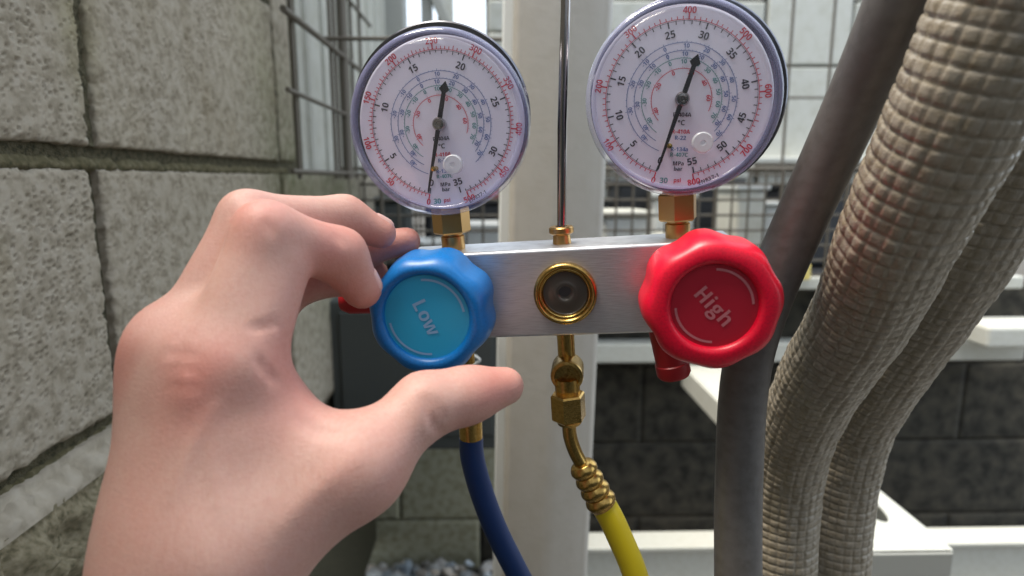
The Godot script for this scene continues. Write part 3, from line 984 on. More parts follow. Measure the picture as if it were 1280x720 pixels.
func gauge(root: Node3D, at: Vector3, roll: float, psi_max: int, psi_step: int, psi_minor: int, bar_max: int, start: float, finish: float, cool: bool) -> void:
	var f := fz(at)
	var cs := MB.new()
	cs.lathe([Vector2(0, -0.030), Vector2(0.034, -0.030), Vector2(0.0375, -0.027), Vector2(0.0392, -0.020), Vector2(0.0392, -0.008), Vector2(0.0408, -0.0075), Vector2(0.0412, -0.006), Vector2(0.0412, -0.0035), Vector2(0.0405, -0.0028), Vector2(0, -0.0026)], fz(at + (V(-0.0010, 0.0028, 0) if cool else V(0.0030, 0.0012, 0))), 72)
	var g := put("pressure_gauge", cs, M.dark_chrome, root)
	var b := MB.new()
	b.lathe([Vector2(0.0378, -0.0012), Vector2(0.0366, -0.0004), Vector2(0, -0.0004)], f, 72)
	put("dial_face", b, M.dial_white, g)
	# clear cover: a stepped rim and a flat, faintly domed window
	b = MB.new()
	b.lathe([Vector2(0.0402, -0.0022), Vector2(0.0402, 0.0045), Vector2(0.0396, 0.0062), Vector2(0.0384, 0.0074), Vector2(0.0366, 0.0078), Vector2(0.0358, 0.0068)], f, 96, 1.2)
	put("lens_rim", b, M.lens_rim, g)
	b = MB.new()
	b.lathe([Vector2(0.0359, 0.0060), Vector2(0.0353, 0.0069), Vector2(0.0343, 0.0076), Vector2(0.0328, 0.0081), Vector2(0.030, 0.0084), Vector2(0.020, 0.0088), Vector2(0.010, 0.0090), Vector2(0.0, 0.00905)], f, 72)
	put("lens", b, M.lens, g)
	# printed scales
	var d := dial_xf(at, roll)
	var red := MB.new(); var blk := MB.new(); var blu := MB.new(); var tea := MB.new()
	var z := 0.0
	red.arc(0.0316, 0.03185, start, finish, z, d, 120)
	var steps := psi_max / psi_minor
	for k in steps + 1:
		var a := lerpf(start, finish, float(k) / steps)
		var major := (k * psi_minor) % psi_step == 0
		var half := (k * psi_minor) % (psi_step / 2) == 0
		var w := (0.00026 if major else 0.00016) / 0.032
		red.arc(0.0318, 0.0343 if major else (0.0336 if half else 0.0330), a - w, a + w, z, d, 1)
		if major:
			var rr := 0.0353 if k > 0 and k < steps else 0.0352
			var p := V(-sin(a) * rr, -cos(a) * rr, z + 0.00002)
			red.text(str(k * psi_minor), sans, 0.0027, d * Transform3D(Basis(Vector3.BACK, -a + (PI if a > PI * 0.52 and a < PI * 1.5 else 0.0)), p), 0.92)
	var bars := bar_max * (1 if bar_max > 40 else 2)
	for k in bars + 1:
		var a := lerpf(start, start + (finish - start) * (bar_max * 14.504 / psi_max), float(k) / bars)
		var val := float(k) * bar_max / bars
		var five := is_zero_approx(fposmod(val, 5.0))
		var w := (0.00028 if five else 0.00017) / 0.03
		blk.arc(0.0288 if five else (0.0298 if is_zero_approx(fposmod(val, 1.0)) else 0.0304), 0.0314, a - w, a + w, z, d, 1)
		if five:
			var p := V(-sin(a) * 0.0264, -cos(a) * 0.0264, z + 0.00002)
			blk.text(str(int(val)), sans, 0.0030, d * Transform3D(Basis(Vector3.BACK, -a + (PI if a > PI * 0.55 and a < PI * 1.5 else 0.0)), p), 0.95)
	blk.arc(0.0311, 0.03125, start, finish, z + 0.00001, d, 120)
	var arcs := [[0.0228, blu, 0.62, 0.0], [0.0196, blu, 0.70, 0.3], [0.0166, tea, 0.86, 0.5], [0.0125, red, 0.95, 0.9]]
	for q in arcs:
		var a0: float = 0.35 + q[3] * 0.5
		var a1: float = 5.6 - q[3] * 0.55
		q[1].arc(q[0] - 0.00013, q[0] + 0.00013, a0, a1, z, d, 72)
		var vals := [-40, -30, -20, -10, 0, 10, 20, 30, 40, 50, 60, 70]
		for k in vals.size():
			var u := pow((k + 0.4) / vals.size(), 0.78)
			var a := lerpf(a0, a1, u)
			for sub in 5:
				var a2 := lerpf(a0, a1, pow((k + 0.4 + sub * 0.2) / vals.size(), 0.78))
				if a2 < a1:
					q[1].arc(q[0], q[0] + 0.0005, a2 - 0.003, a2 + 0.003, z, d, 1)
			q[1].arc(q[0], q[0] + 0.0009, a - 0.004, a + 0.004, z, d, 1)
			if k % 2 == 0 or q[0] > 0.016:
				q[1].text(str(vals[k]), sans, 0.00125, d * Transform3D(Basis(Vector3.BACK, -a + PI), V(-sin(a) * (q[0] - 0.0013), -cos(a) * (q[0] - 0.0013), z + 0.00002)))
	var lines := [["R-404A", blk, -0.0062, 0.0013], ["\u00b0C", blk, -0.0095, 0.0022], ["R-410A", red, -0.0132, 0.0013], ["R-22", blu, -0.0158, 0.0013], ["R-134a", blu, -0.0206, 0.0013], ["R-407C", tea, -0.0229, 0.0013], ["MPa", blk, -0.0266, 0.0014], ["bar", blk, -0.0289, 0.0017], ["psi", red, -0.0338, 0.0015]]
	for q in lines:
		q[1].text(q[0], sans, q[3], d * Transform3D(Basis(), V(-0.0004 if cool else 0.0008, q[2], z + 0.00002)))
	tea.text("30", sans, 0.0024, d * Transform3D(Basis(), V(-0.0050, -0.0340, z + 0.00002)))
	blk.text("EN837-1", sans, 0.0017, d * Transform3D(Basis(Vector3.BACK, 0.46), V(0.0140, -0.0330, z + 0.00002)))
	put("red_scale", red, M.ink_red, g)
	put("black_scale", blk, M.ink_black, g)
	put("blue_scale", blu, M.ink_blue, g)
	put("teal_scale", tea, M.ink_teal, g)
	# pointer, resting on zero
	b = MB.new()
	var nd := d * Transform3D(Basis(Vector3.BACK, -start), V(0, 0, 0.0030))
	var t := 0.0005
	var shape := [Vector2(-0.0011, 0.0), Vector2(-0.00095, 0.0135), Vector2(-0.0023, 0.0150), Vector2(0, 0.0185), Vector2(0.0023, 0.0150), Vector2(0.00095, 0.0135), Vector2(0.0011, 0.0), Vector2(0.0004, -0.0300), Vector2(0, -0.0310), Vector2(-0.0004, -0.0300)]
	var tri := Geometry2D.triangulate_polygon(PackedVector2Array(shape))
	for k in range(0, tri.size(), 3):
		var q := [tri[k], tri[k + 1], tri[k + 2]].map(func(i): return shape[i])
		var cw: bool = (q[1] - q[0]).cross(q[2] - q[0]) < 0
		var w3 := q.map(func(p): return nd * V(p.x, p.y, t))
		if cw:
			b.tri(w3[0], w3[1], w3[2])
		else:
			b.tri(w3[0], w3[2], w3[1])
	for k in shape.size():
		var p: Vector2 = shape[k]
		var q: Vector2 = shape[(k + 1) % shape.size()]
		b.quad(nd * V(p.x, p.y, 0), nd * V(p.x, p.y, t), nd * V(q.x, q.y, t), nd * V(q.x, q.y, 0))
	put("needle", b, M.needle_black, g)
	b = MB.new()
	b.lathe([Vector2(0.0028, 0.0), Vector2(0.0030, 0.0036), Vector2(0.0024, 0.0045), Vector2(0.0012, 0.0046), Vector2(0.0010, 0.0042), Vector2(0, 0.0042)], f, 24)
	put("hub", b, M.chrome, g)
	b = MB.new()
	b.lathe([Vector2(0.0011, 0.0), Vector2(0.0011, 0.0052), Vector2(0, 0.0054)], fz(at + d.basis * V(-0.0040, -0.0192, 0.0)), 14)
	put("stop_pin", b, M.brass, g)
	b = MB.new()
	b.lathe([Vector2(0.0044, 0.0068), Vector2(0.0044, 0.0088), Vector2(0.0038, 0.0096), Vector2(0.0012, 0.0096), Vector2(0.0010, 0.0090), Vector2(0, 0.0090)], fz(at + d.basis * (V(0.0058, -0.0178, 0.0) if cool else V(0.0088, -0.0176, 0.0))), 32)
	put("vent_plug", b, M.lens_plug, g)
	# stem
	b = MB.new()
	var cx := -0.0532 if cool else 0.0522
	var sx := Transform3D(Basis(Vector3.UP, 0.25), V(cx, 0, -0.014))
	b.lathe([Vector2(0.0, 0.020), Vector2(0.0052, 0.020), Vector2(0.0056, 0.021), Vector2(0.0056, 0.027), Vector2(0.0048, 0.0275), Vector2(0.0048, 0.030)], sx, 28)
	hexagon(b, 0.0285, 0.041, 0.0155, sx)
	b.rbox(V(cx, 0.043, -0.016), V(0.012, 0.012, 0.012), 0.003)
	put("stem", b, M.copper_brass, g)

func knob(root: Node3D, x: float, front: float, body: Material, face: Material, ink: Material, word: String, turn: float, r0: float, y: float, lab: float, arcs: float) -> void:
	var b := MB.new()
	var rows := []
	var segs := 112
	# profile from the back to the front lip, then down into the recess: radius, height, how much the lobes show
	var prof := [[0.0, 0.004, 0.0], [r0 * 0.86, 0.004, 0.3], [r0 * 0.965, 0.0055, 0.8], [r0 * 1.0, 0.008, 1.0], [r0 * 1.0, front - 0.011, 1.0], [r0 * 0.985, front - 0.0065, 0.85], [r0 * 0.955, front - 0.0030, 0.55], [r0 * 0.90, front - 0.0005, 0.35], [r0 * 0.83, front + 0.0011, 0.2], [r0 * (lab + 0.10), front + 0.0014, 0.1], [r0 * (lab + 0.04), front + 0.0010, 0.0], [r0 * (lab + 0.01), front - 0.0002, 0.0], [r0 * lab, front - 0.0014, 0.0]]
	for q in prof:
		var row := PackedVector3Array()
		for j in segs:
			var a := TAU * j / segs
			var lobe := 0.5 + 0.5 * cos(8.0 * (a + turn))
			var rr: float = q[0] - q[2] * 0.0019 * pow(1.0 - lobe, 1.4)
			row.append(V(x + rr * cos(a), y + rr * sin(a), q[1]))
		rows.append(row)
	b.grid(rows, true)
	b.lathe([Vector2(0.010, 0.0), Vector2(0.010, 0.006)], fz(V(x, y, 0)), 24)
	var k := put("valve_knob", b, body, root)
	b = MB.new()
	b.lathe([Vector2(r0 * (lab + 0.015), front - 0.0013), Vector2(0, front - 0.0013)], fz(V(x, y, 0)), 64)
	put("label_disc", b, face, k)
	b = MB.new()
	var xf := Transform3D(Basis(Vector3.BACK, turn), V(x, y, front - 0.00105))
	b.text(word, sans, 0.0062, xf, 1.0)
	for a0 in [0.35, 0.35 + PI]:
		b.arc(r0 * (lab - 0.09), r0 * (lab - 0.055), a0 + arcs, a0 + arcs + 1.5, 0.0, xf * Transform3D(Basis(Vector3.BACK, -turn), Vector3.ZERO), 24)
	put("lettering", b, ink, k)

func gauge_set() -> void:
	var at := V(0.0314, 0.9488, -0.2799)
	var bs := Basis.from_euler(V(0.06303, -0.14819, 0.06599))
	var root := thing("manifold_gauge_set", "aluminium manifold with two round dial gauges and blue and red knobs", "gauge set", at)
	root.basis = bs
	var H := 0.0207
	# solid body without a bore; the sight port sits on its front
	var b := MB.new()
	b.rbox(V(0.0005, 0, -0.014), V(0.150, H * 2, 0.028), 0.0016)
	put("valve_body", b, M.brushed_aluminium, root)
	# sight port
	b = MB.new()
	b.lathe([Vector2(0.0144, -0.001), Vector2(0.0144, 0.0024), Vector2(0.0139, 0.0036), Vector2(0.0129, 0.0040), Vector2(0.0121, 0.0034), Vector2(0.0117, 0.0024), Vector2(0.0112, 0.0027), Vector2(0.0105, 0.0024), Vector2(0.0100, 0.0006)], fz(V(0, 0, 0)), 64, 1.2)
	var port := put("sight_port", b, M.brass, root)
	b = MB.new()
	b.lathe([Vector2(0.0100, 0.0008), Vector2(0.0096, 0.0003), Vector2(0.0060, 0.0006), Vector2(0.0052, 0.0012), Vector2(0.0038, 0.0013), Vector2(0.0030, 0.0008), Vector2(0.0028, 0.00035), Vector2(0.0, 0.00035)], fz(V(0, 0, 0)), 48, 2.0)
	put("port_seat", b, M.port_seat, port)
	b = MB.new()
	b.lathe([Vector2(0.0028, 0.0006), Vector2(0, 0.0006)], fz(V(-0.0002, 0.0012, 0.0004)), 20)
	put("port_hole", b, M.dark_gap, port)  # flat disc whose dark colour stands in for the shade of a hole
	gauge(root, V(-0.0517, 0.0788, -0.0047), 0.0, 500, 50, 5, 35, deg_to_rad(15), deg_to_rad(343.3), true)
	gauge(root, V(0.0532, 0.0810, -0.0047), deg_to_rad(-5), 800, 100, 10, 55, deg_to_rad(15.6), deg_to_rad(347), false)
	knob(root, -0.0579, 0.0299, M.knob_blue, M.label_blue, M.print_blue, "Low", deg_to_rad(-68), 0.0275, -0.0012, 0.67, 2.75)
	knob(root, 0.0605, 0.0299, M.knob_red, M.label_red, M.print_red, "High", deg_to_rad(-50), 0.0285, -0.0010, 0.60, 2.85)
	# brass collar of the hook
	b = MB.new()
	b.lathe([Vector2(0.0045, H - 0.001), Vector2(0.0040, H + 0.0040), Vector2(0.0052, H + 0.0046), Vector2(0.0058, H + 0.0052), Vector2(0.0058, H + 0.0074), Vector2(0.0052, H + 0.0080), Vector2(0.0028, H + 0.0082)], Transform3D(Basis(), V(-0.001, 0, -0.014)), 28)
	put("hook_collar", b, M.copper_brass, root)
	# service port below the body
	b = MB.new()
	b.lathe([Vector2(0.0042, -0.043), Vector2(0.0042, -H + 0.001)], Transform3D(Basis(), V(-0.0016, 0, -0.010)), 24)
	b.lathe([Vector2(0.0, -0.014), Vector2(0.0070, -0.014), Vector2(0.0078, -0.012), Vector2(0.0078, 0.0), Vector2(0.0074, 0.0012), Vector2(0.0060, 0.0016), Vector2(0.0056, 0.0010), Vector2(0.0, 0.0006)], fz(V(-0.0014, -0.0405, 0.0)), 36)
	put("service_port", b, M.brass, root)
	# capped side port behind the red knob and the red cap at the left end
	b = MB.new()
	var rx := axis_to(V(0.0445, -0.020, -0.008), V(0.0490, -0.0445, -0.008))
	b.lathe([Vector2(0.0074, 0.0), Vector2(0.0074, 0.018), Vector2(0.0080, 0.0185), Vector2(0.0080, 0.0235), Vector2(0.0070, 0.0252), Vector2(0, 0.0256)], rx, 32)
	put("port_cap", b, M.cap_red, root)
	b = MB.new()
	var lx := axis_to(V(-0.074, -0.003, -0.012), V(-0.120, -0.0015, -0.012))
	b.lathe([Vector2(0.0050, 0.0), Vector2(0.0050, 0.020)], lx, 24)
	put("side_port", b, M.brass, root)
	b = MB.new()
	b.lathe([Vector2(0.0, 0.019), Vector2(0.0068, 0.019), Vector2(0.0070, 0.034), Vector2(0.0055, 0.038), Vector2(0.0, 0.0385)], lx, 28)
	put("port_cap", b, M.cap_red, root)
	b = MB.new()
	b.lathe([Vector2(0.0044, -0.036), Vector2(0.0044, -H + 0.001)], Transform3D(Basis(), V(-0.0515, 0, -0.010)), 24)
	put("service_port", b, M.brass, root)

	var xf := Transform3D(bs, at)
	# chrome hook that carries the set
	b = MB.new()
	b.tube(PackedVector3Array([xf * V(-0.001, H + 0.004, -0.014), xf * V(0.002, 0.075, -0.014), xf * V(0.0062, 0.1237, -0.014), xf * V(0.009, 0.17, -0.014), xf * V(0.024, 0.42, -0.014), xf * V(0.024, 0.432, -0.018), xf * V(0.024, 0.44, -0.030), xf * V(0.024, 0.438, -0.045), xf * V(0.024, 0.425, -0.052)]), 0.0021, 18)
	tag(put("hanging_hook", b, M.chrome), "thin chrome hook rod rising from the brass collar between the gauges", "hook")
	# yellow hose: swivel nut, bent pipe, crimped ferrule, tube
	var yh := thing("yellow_hose", "yellow charging hose with a bent brass end, hanging from the middle port", "hose", xf * V(0.028, -0.151, 0))
	var o := -yh.position
	var yx := Transform3D(Basis(), o) * xf
	b = MB.new()
	hexagon(b, 0.0, 0.0135, 0.0145, yx * Transform3D(Basis(Vector3.UP, 0.3), V(-0.0016, -0.0625, 0)))
	b.lathe([Vector2(0.0056, -0.002), Vector2(0.0064, 0.0), Vector2(0.0064, 0.001)], yx * Transform3D(Basis(), V(-0.0016, -0.0625, 0)), 24)
	b.lathe([Vector2(0.0060, 0.0), Vector2(0.0060, 0.0075)], yx * Transform3D(Basis(), V(-0.0016, -0.0495, -0.002)), 24)
	put("swivel_nut", b, M.brass, yh)
	b = MB.new()
	b.tube(smooth_path([yx * V(-0.0016, -0.062, 0), yx * V(-0.0016, -0.071, 0), yx * V(0.0006, -0.080, 0), yx * V(0.0046, -0.089, 0)], 6), 0.0034, 18)
	put("bent_pipe", b, M.brass, yh)
	b = MB.new()
	var fx := axis_to(yx * V(0.0028, -0.0855, 0), yx * V(0.0137, -0.111, 0))
	var fp := [Vector2(0.0032, 0.0), Vector2(0.0050, 0.0004)]
	for k in 4:
		for q in 5:
			fp.append(Vector2(0.0056 + 0.0013 * sin(PI * q / 4.0) + 0.0003 * k, 0.0008 + k * 0.0062 + q * 0.0015))
	fp.append(Vector2(0.0055, 0.0275))
	b.lathe(fp, fx, 32, 1.3)
	put("ferrule", b, M.brass, yh)
	b = MB.new()
	b.tube(smooth_path([yx * V(0.0130, -0.1085, 0), yx * V(0.0185, -0.1215, 0.0), yx * V(0.0280, -0.1510, 0.0), yx * V(0.034, -0.19, 0.0), yx * V(0.036, -0.27, 0.0), yx * V(0.03, -0.5, -0.02)], 8), 0.0064, 24)
	put("tube", b, M.hose_yellow, yh)
	# blue hose
	var bh := thing("blue_hose", "dark blue hose with a knurled brass end, hanging below the blue knob", "hose", xf * V(-0.035, -0.156, -0.01))
	yx = Transform3D(Basis(), -bh.position) * xf
	b = MB.new()
	b.lathe([Vector2(0.0044, -0.066), Vector2(0.0060, -0.0655), Vector2(0.0060, -0.0500), Vector2(0.0052, -0.0490), Vector2(0.0052, -0.0470), Vector2(0.0064, -0.0460), Vector2(0.0064, -0.0380), Vector2(0.0058, -0.0345), Vector2(0.0044, -0.0340)], yx * Transform3D(Basis(Vector3.BACK, -0.05), V(-0.0495, -0.0130, -0.010)), 20)
	for k in 20:
		var a := TAU * k / 20
		b.rbox(yx * V(-0.0516 + 0.0063 * cos(a), -0.0552, -0.010 + 0.0063 * sin(a)), V(0.0009, 0.007, 0.0009), 0.0003, bs)
	put("ferrule", b, M.brass, bh)
	b = MB.new()
	b.tube(smooth_path([yx * V(-0.0527, -0.0765, -0.01), yx * V(-0.0530, -0.088, -0.01), yx * V(-0.0500, -0.107, -0.01), yx * V(-0.0440, -0.130, -0.01), yx * V(-0.0345, -0.156, -0.01), yx * V(-0.022, -0.19, -0.01), yx * V(-0.005, -0.27, -0.01), yx * V(0.01, -0.5, -0.03)], 8), 0.0062, 24)
	put("tube", b, M.hose_blue, bh)


# ---------------------------------------------------------------- the hand
var hs := 0.0018
var ho := Vector3(-0.175, 0.70, -0.315)
var hn := Vector3i(112, 176, 112)

func capsule(field: PackedFloat32Array, a: Vector3, b: Vector3, ra: float, rb: float, k: float) -> void:
	var far := k * 7.0
	var reach := maxf(ra, rb) + far + 0.002
	var lo := (a.min(b) - Vector3.ONE * reach - ho) / hs
	var hi := (a.max(b) + Vector3.ONE * reach - ho) / hs
	var x0 := clampi(int(lo.x), 0, hn.x - 1); var x1 := clampi(int(hi.x) + 1, 0, hn.x)
	var y0 := clampi(int(lo.y), 0, hn.y - 1); var y1 := clampi(int(hi.y) + 1, 0, hn.y)
	var z0 := clampi(int(lo.z), 0, hn.z - 1); var z1 := clampi(int(hi.z) + 1, 0, hn.z)
	var ab := b - a
	var inv := 1.0 / maxf(ab.length_squared(), 1e-12)
	var ik := -1.0 / k
	var dr := rb - ra
	for z in range(z0, z1):
		for y in range(y0, y1):
			var at := (z * hn.y + y) * hn.x
			var p := ho + Vector3(x0, y, z) * hs - a
			for x in range(x0, x1):
				var t := clampf(p.dot(ab) * inv, 0.0, 1.0)
				var d := (p - ab * t).length() - ra - dr * t
				if d < far:
					field[at + x] += exp(d * ik)
				p.x += hs

func chain(bones: Array, k: float) -> PackedFloat32Array:
	var f := PackedFloat32Array()
	f.resize(hn.x * hn.y * hn.z)
	for b in bones:
		capsule(f, b[0], b[1], b[2], b[3], k)
	for i in f.size():
		var s := f[i]
		f[i] = 0.045 if s <= 0.0 else minf(0.045, -k * log(s))
	return f

func hand() -> void:
	var iM := V(-0.0935, 0.9365, -0.2010); var iP := V(-0.0800, 0.9810, -0.2190); var iD := V(-0.0601, 0.9714, -0.2382); var iT := V(-0.0528, 0.9573, -0.2426)
	var mM := V(-0.1120, 0.9395, -0.2125); var mP := V(-0.0925, 0.9852, -0.2360); var mD := V(-0.0638, 0.9840, -0.2648); var mT := V(-0.0496, 0.9770, -0.2694)
	var rM := V(-0.1120, 0.9290, -0.2320); var rP := V(-0.0986, 0.9700, -0.2690); var rD := V(-0.0624, 0.9685, -0.2855); var rT := V(-0.0414, 0.9718, -0.2885)
	var lM := V(-0.1060, 0.9180, -0.2450); var lP := V(-0.0950, 0.9500, -0.2840); var lD := V(-0.0720, 0.9540, -0.2930); var lT := V(-0.0570, 0.9560, -0.2945)
	var tC := V(-0.0829, 0.8819, -0.1845); var tM := V(-0.0480, 0.9035, -0.1996); var tI := V(-0.0262, 0.9194, -0.2161); var tT := V(0.0030, 0.9212, -0.2310)
	var wr := V(-0.0991, 0.8638, -0.1900); var fa := V(-0.0963, 0.7650, -0.1450)
	var palm := chain([
		[iM, V(-0.0950, 0.8800, -0.1900), 0.0130, 0.0155],
		[mM, V(-0.1050, 0.8780, -0.1990), 0.0110, 0.0155],
		[rM, V(-0.1100, 0.8760, -0.2080), 0.0120, 0.0150],
		[lM, V(-0.1080, 0.8740, -0.2150), 0.0110, 0.0145],
		[V(-0.0800, 0.9250, -0.2050), V(-0.0880, 0.8850, -0.1960), 0.0100, 0.0150],
		[V(-0.1130, 0.9250, -0.2200), V(-0.1110, 0.8800, -0.2040), 0.0112, 0.0145],
		[mM, V(-0.1090, 0.8950, -0.2050), 0.0108, 0.0130],
		[tC, tM, 0.0160, 0.0130],
		[V(-0.0750, 0.9150, -0.2030), tM, 0.0100, 0.0105],
		[V(-0.0960, 0.8800, -0.1950), wr, 0.0200, 0.0210],
		[V(-0.1080, 0.8780, -0.2040), V(-0.1060, 0.8600, -0.1960), 0.0165, 0.0190],
		[wr, fa, 0.0215, 0.0280],
		[V(-0.1080, 0.8620, -0.1950), fa + V(-0.012, 0, -0.01), 0.0190, 0.0260],
	], 0.0070)
	var fingers := [
		chain([[iM, iP, 0.0135, 0.0108], [iM + V(0.010, 0.004, 0.0), iP + V(0.004, -0.012, 0.001), 0.0125, 0.0100], [iP, iD, 0.0108, 0.0098], [iD, iT, 0.0096, 0.0076]], 0.0022),
		chain([[mM, mP, 0.0112, 0.0102], [mP, mD, 0.0096, 0.0086], [mD, mT, 0.0084, 0.0066]], 0.0022),
		chain([[rM, rP, 0.0112, 0.0094], [rP, rD, 0.0092, 0.0082], [rD, rT, 0.0080, 0.0064]], 0.0022),
		chain([[lM, lP, 0.0100, 0.0082], [lP, lD, 0.0080, 0.0072], [lD, lT, 0.0070, 0.0058]], 0.0022),
		chain([[tM, tI, 0.0130, 0.0110], [tI, tI.lerp(tT, 0.55), 0.0108, 0.0094], [tI.lerp(tT, 0.5), tT, 0.0098, 0.0074]], 0.0024),
	]
	var f := palm.duplicate()
	var kk := 0.009
	for fi in fingers.size():
		var q: PackedFloat32Array = fingers[fi]
		for i in f.size():
			var b := q[i]
			if b < 0.044 and (b < 0.012 or palm[i] - b > -0.02 or b < f[i]):
				var a := palm[i]
				var h := maxf(kk - absf(a - b), 0.0) / kk
				var d := minf(a, b) - h * h * kk * 0.25
				var h2 := maxf(0.006 - absf(f[i] - d), 0.0) / 0.006
				f[i] = minf(f[i], d) - (h2 * h2 * 0.0015 if fi > 0 and fi < 4 else 0.0)
	# fine anatomy: [points, width, height]; negative presses a crease in, positive raises a vein, tendon or knuckle
	for q in [
		[[V(-0.0749, 0.9584, -0.1875), V(-0.0678, 0.9575, -0.1872), V(-0.0641, 0.9560, -0.1970)], 0.0010, -0.0012],
		[[V(-0.0719, 0.9486, -0.1858), V(-0.0666, 0.9451, -0.1850), V(-0.0631, 0.9377, -0.1887)], 0.0010, -0.0013],
		[[V(-0.0252, 0.9273, -0.2063), V(-0.0234, 0.9227, -0.2034), V(-0.0213, 0.9177, -0.2025), V(-0.0198, 0.9115, -0.2084)], 0.0011, -0.0017],
		[[V(-0.0225, 0.9258, -0.2080), V(-0.0205, 0.9216, -0.2062), V(-0.0184, 0.9173, -0.2064)], 0.0010, -0.0011],
		[[V(-0.0596, 0.9334, -0.1828), V(-0.0539, 0.9261, -0.1865), V(-0.0472, 0.9225, -0.1907)], 0.0012, -0.0011],
		[[V(-0.1039, 0.9422, -0.1956), V(-0.0971, 0.9453, -0.1909), V(-0.0904, 0.9458, -0.1857)], 0.0010, -0.0008],
		[[V(-0.1044, 0.9385, -0.1950), V(-0.0967, 0.9413, -0.1902), V(-0.0892, 0.9416, -0.1850)], 0.0010, -0.0009],
		[[V(-0.1032, 0.9346, -0.1942), V(-0.0962, 0.9372, -0.1894), V(-0.0890, 0.9376, -0.1843)], 0.0010, -0.0007],
		[[V(-0.0754, 0.9897, -0.2032), V(-0.0717, 0.9874, -0.2007), V(-0.0705, 0.9829, -0.2019)], 0.0010, -0.0008],
		[[V(-0.0576, 0.9829, -0.2269), V(-0.0551, 0.9802, -0.2264), V(-0.0547, 0.9760, -0.2287)], 0.0009, -0.0009],
		[[V(-0.0971, 0.9070, -0.1690), V(-0.0939, 0.9158, -0.1755), V(-0.0907, 0.9248, -0.1800), V(-0.0843, 0.9330, -0.1813)], 0.0017, 0.0008],
		[[V(-0.0843, 0.9330, -0.1813), V(-0.0849, 0.9167, -0.1734), V(-0.0782, 0.9036, -0.1659)], 0.0015, 0.0006],
		[[V(-0.0656, 0.8959, -0.1662), V(-0.0581, 0.9044, -0.1726), V(-0.0502, 0.9112, -0.1787), V(-0.0415, 0.9151, -0.1893)], 0.0026, 0.0009],
	]:
		var pts: Array = q[0].map(func(p): return snapped_on(f, p))
		var line := smooth_path(pts, 3)
		for k in line.size() - 1:
			crease(f, line[k], line[k + 1], q[1], -q[2] * (1.5 if q[2] < 0 else 1.0) * sin(PI * (k + 0.5) / (line.size() - 1)) ** 0.7)
	var b := net(f)
	soften(b, V(-0.1215, 0.9260, -0.2080), 0.032, 60)
	soften(b, V(-0.1110, 0.9310, -0.1960), 0.022, 90)
	skin_tones(b, [V(-0.0937, 0.9416, -0.1871), V(-0.1227, 0.9432, -0.2064), V(-0.0839, 0.9923, -0.2140), V(-0.0560, 0.9788, -0.2262), iT, mT, rT, rD, lP, lD, V(0.0026, 0.9236, -0.2202), V(-0.0110, 0.9130, -0.2260), V(-0.0602, 0.9385, -0.1939)])
	var o := put("person", b, M.skin)
	tag(o, "bare left hand reaching up to the blue knob, fingers curled, thumb out", "person")
	nail(o, iD, iT, V(0.7, 0.7, -0.45), 0.0076)
	nail(o, mD, mT, V(0.6, 0.7, -0.6), 0.0066)

# a nail: a thin curved shell over the back of the last phalanx
func nail(o: Node3D, d: Vector3, t: Vector3, up: Vector3, r: float) -> void:
	var ax := (t - d).normalized()
	up = (up - ax * up.dot(ax)).normalized()
	var side := ax.cross(up)
	var rows := []
	for i in 8:
		var u := i / 7.0
		var row := PackedVector3Array()
		for j in 11:
			var a := lerpf(-0.95, 0.95, j / 10.0)
			var rim := maxf(absf(u - 0.5) * 2.0, absf(j / 5.0 - 1.0))
			var along := lerpf(-0.0060, 0.0048, u) * (1.0 - 0.12 * a * a)
			var rr := (sqrt(maxf(r * r - along * along, 0.0)) if along > 0.0 else r - along * 0.11) + 0.0007 - 0.0011 * pow(rim, 5.0)
			row.append(t + ax * along + (up * cos(a) + side * sin(a)) * rr)
		rows.append(row)
	var b := MB.new()
	b.grid(rows)
	put("nail", b, M.nail, o)

func field_at(f: PackedFloat32Array, p: Vector3) -> float:
	var q := (p - ho) / hs
	var b := Vector3i(q.floor())
	b = b.clamp(Vector3i.ONE, hn - Vector3i(3, 3, 3))
	var u := q - Vector3(b)
	var s := 0.0
	for k in 8:
		var w := (u.x if k & 1 else 1.0 - u.x) * (u.y if k & 2 else 1.0 - u.y) * (u.z if k & 4 else 1.0 - u.z)
		s += w * f[((b.z + (k >> 2)) * hn.y + b.y + ((k >> 1) & 1)) * hn.x + b.x + (k & 1)]
	return s

# the nearest point of the skin
func snapped_on(f: PackedFloat32Array, p: Vector3) -> Vector3:
	for i in 12:
		var e := 0.002
		var g := Vector3(field_at(f, p + V(e, 0, 0)) - field_at(f, p - V(e, 0, 0)), field_at(f, p + V(0, e, 0)) - field_at(f, p - V(0, e, 0)), field_at(f, p + V(0, 0, e)) - field_at(f, p - V(0, 0, e)))
		if g.length_squared() < 1e-14:
			p.z -= 0.003
			continue
		p -= g.normalized() * field_at(f, p) * 0.8
	return p

func crease(f: PackedFloat32Array, a: Vector3, b: Vector3, r: float, depth: float) -> void:
	var lo := Vector3i((a.min(b) - Vector3.ONE * r * 3.2 - ho) / hs)
	var hi := Vector3i((a.max(b) + Vector3.ONE * r * 3.2 - ho) / hs)
	var ab := b - a
	var inv := 1.0 / maxf(ab.length_squared(), 1e-12)
	for z in range(lo.z, hi.z + 1):
		for y in range(lo.y, hi.y + 1):
			for x in range(lo.x, hi.x + 1):
				var p := ho + Vector3(x, y, z) * hs
				var t := (p - a).dot(ab) * inv
				var d := (p - a - ab * clampf(t, 0.0, 1.0)).length()
				# each short piece adds its share once: full inside, nothing past its ends
				var w := 1.0 if t >= 0.0 and t < 1.0 else 0.0
				f[(z * hn.y + y) * hn.x + x] += w * depth * exp(-d * d / (2.0 * r * r))

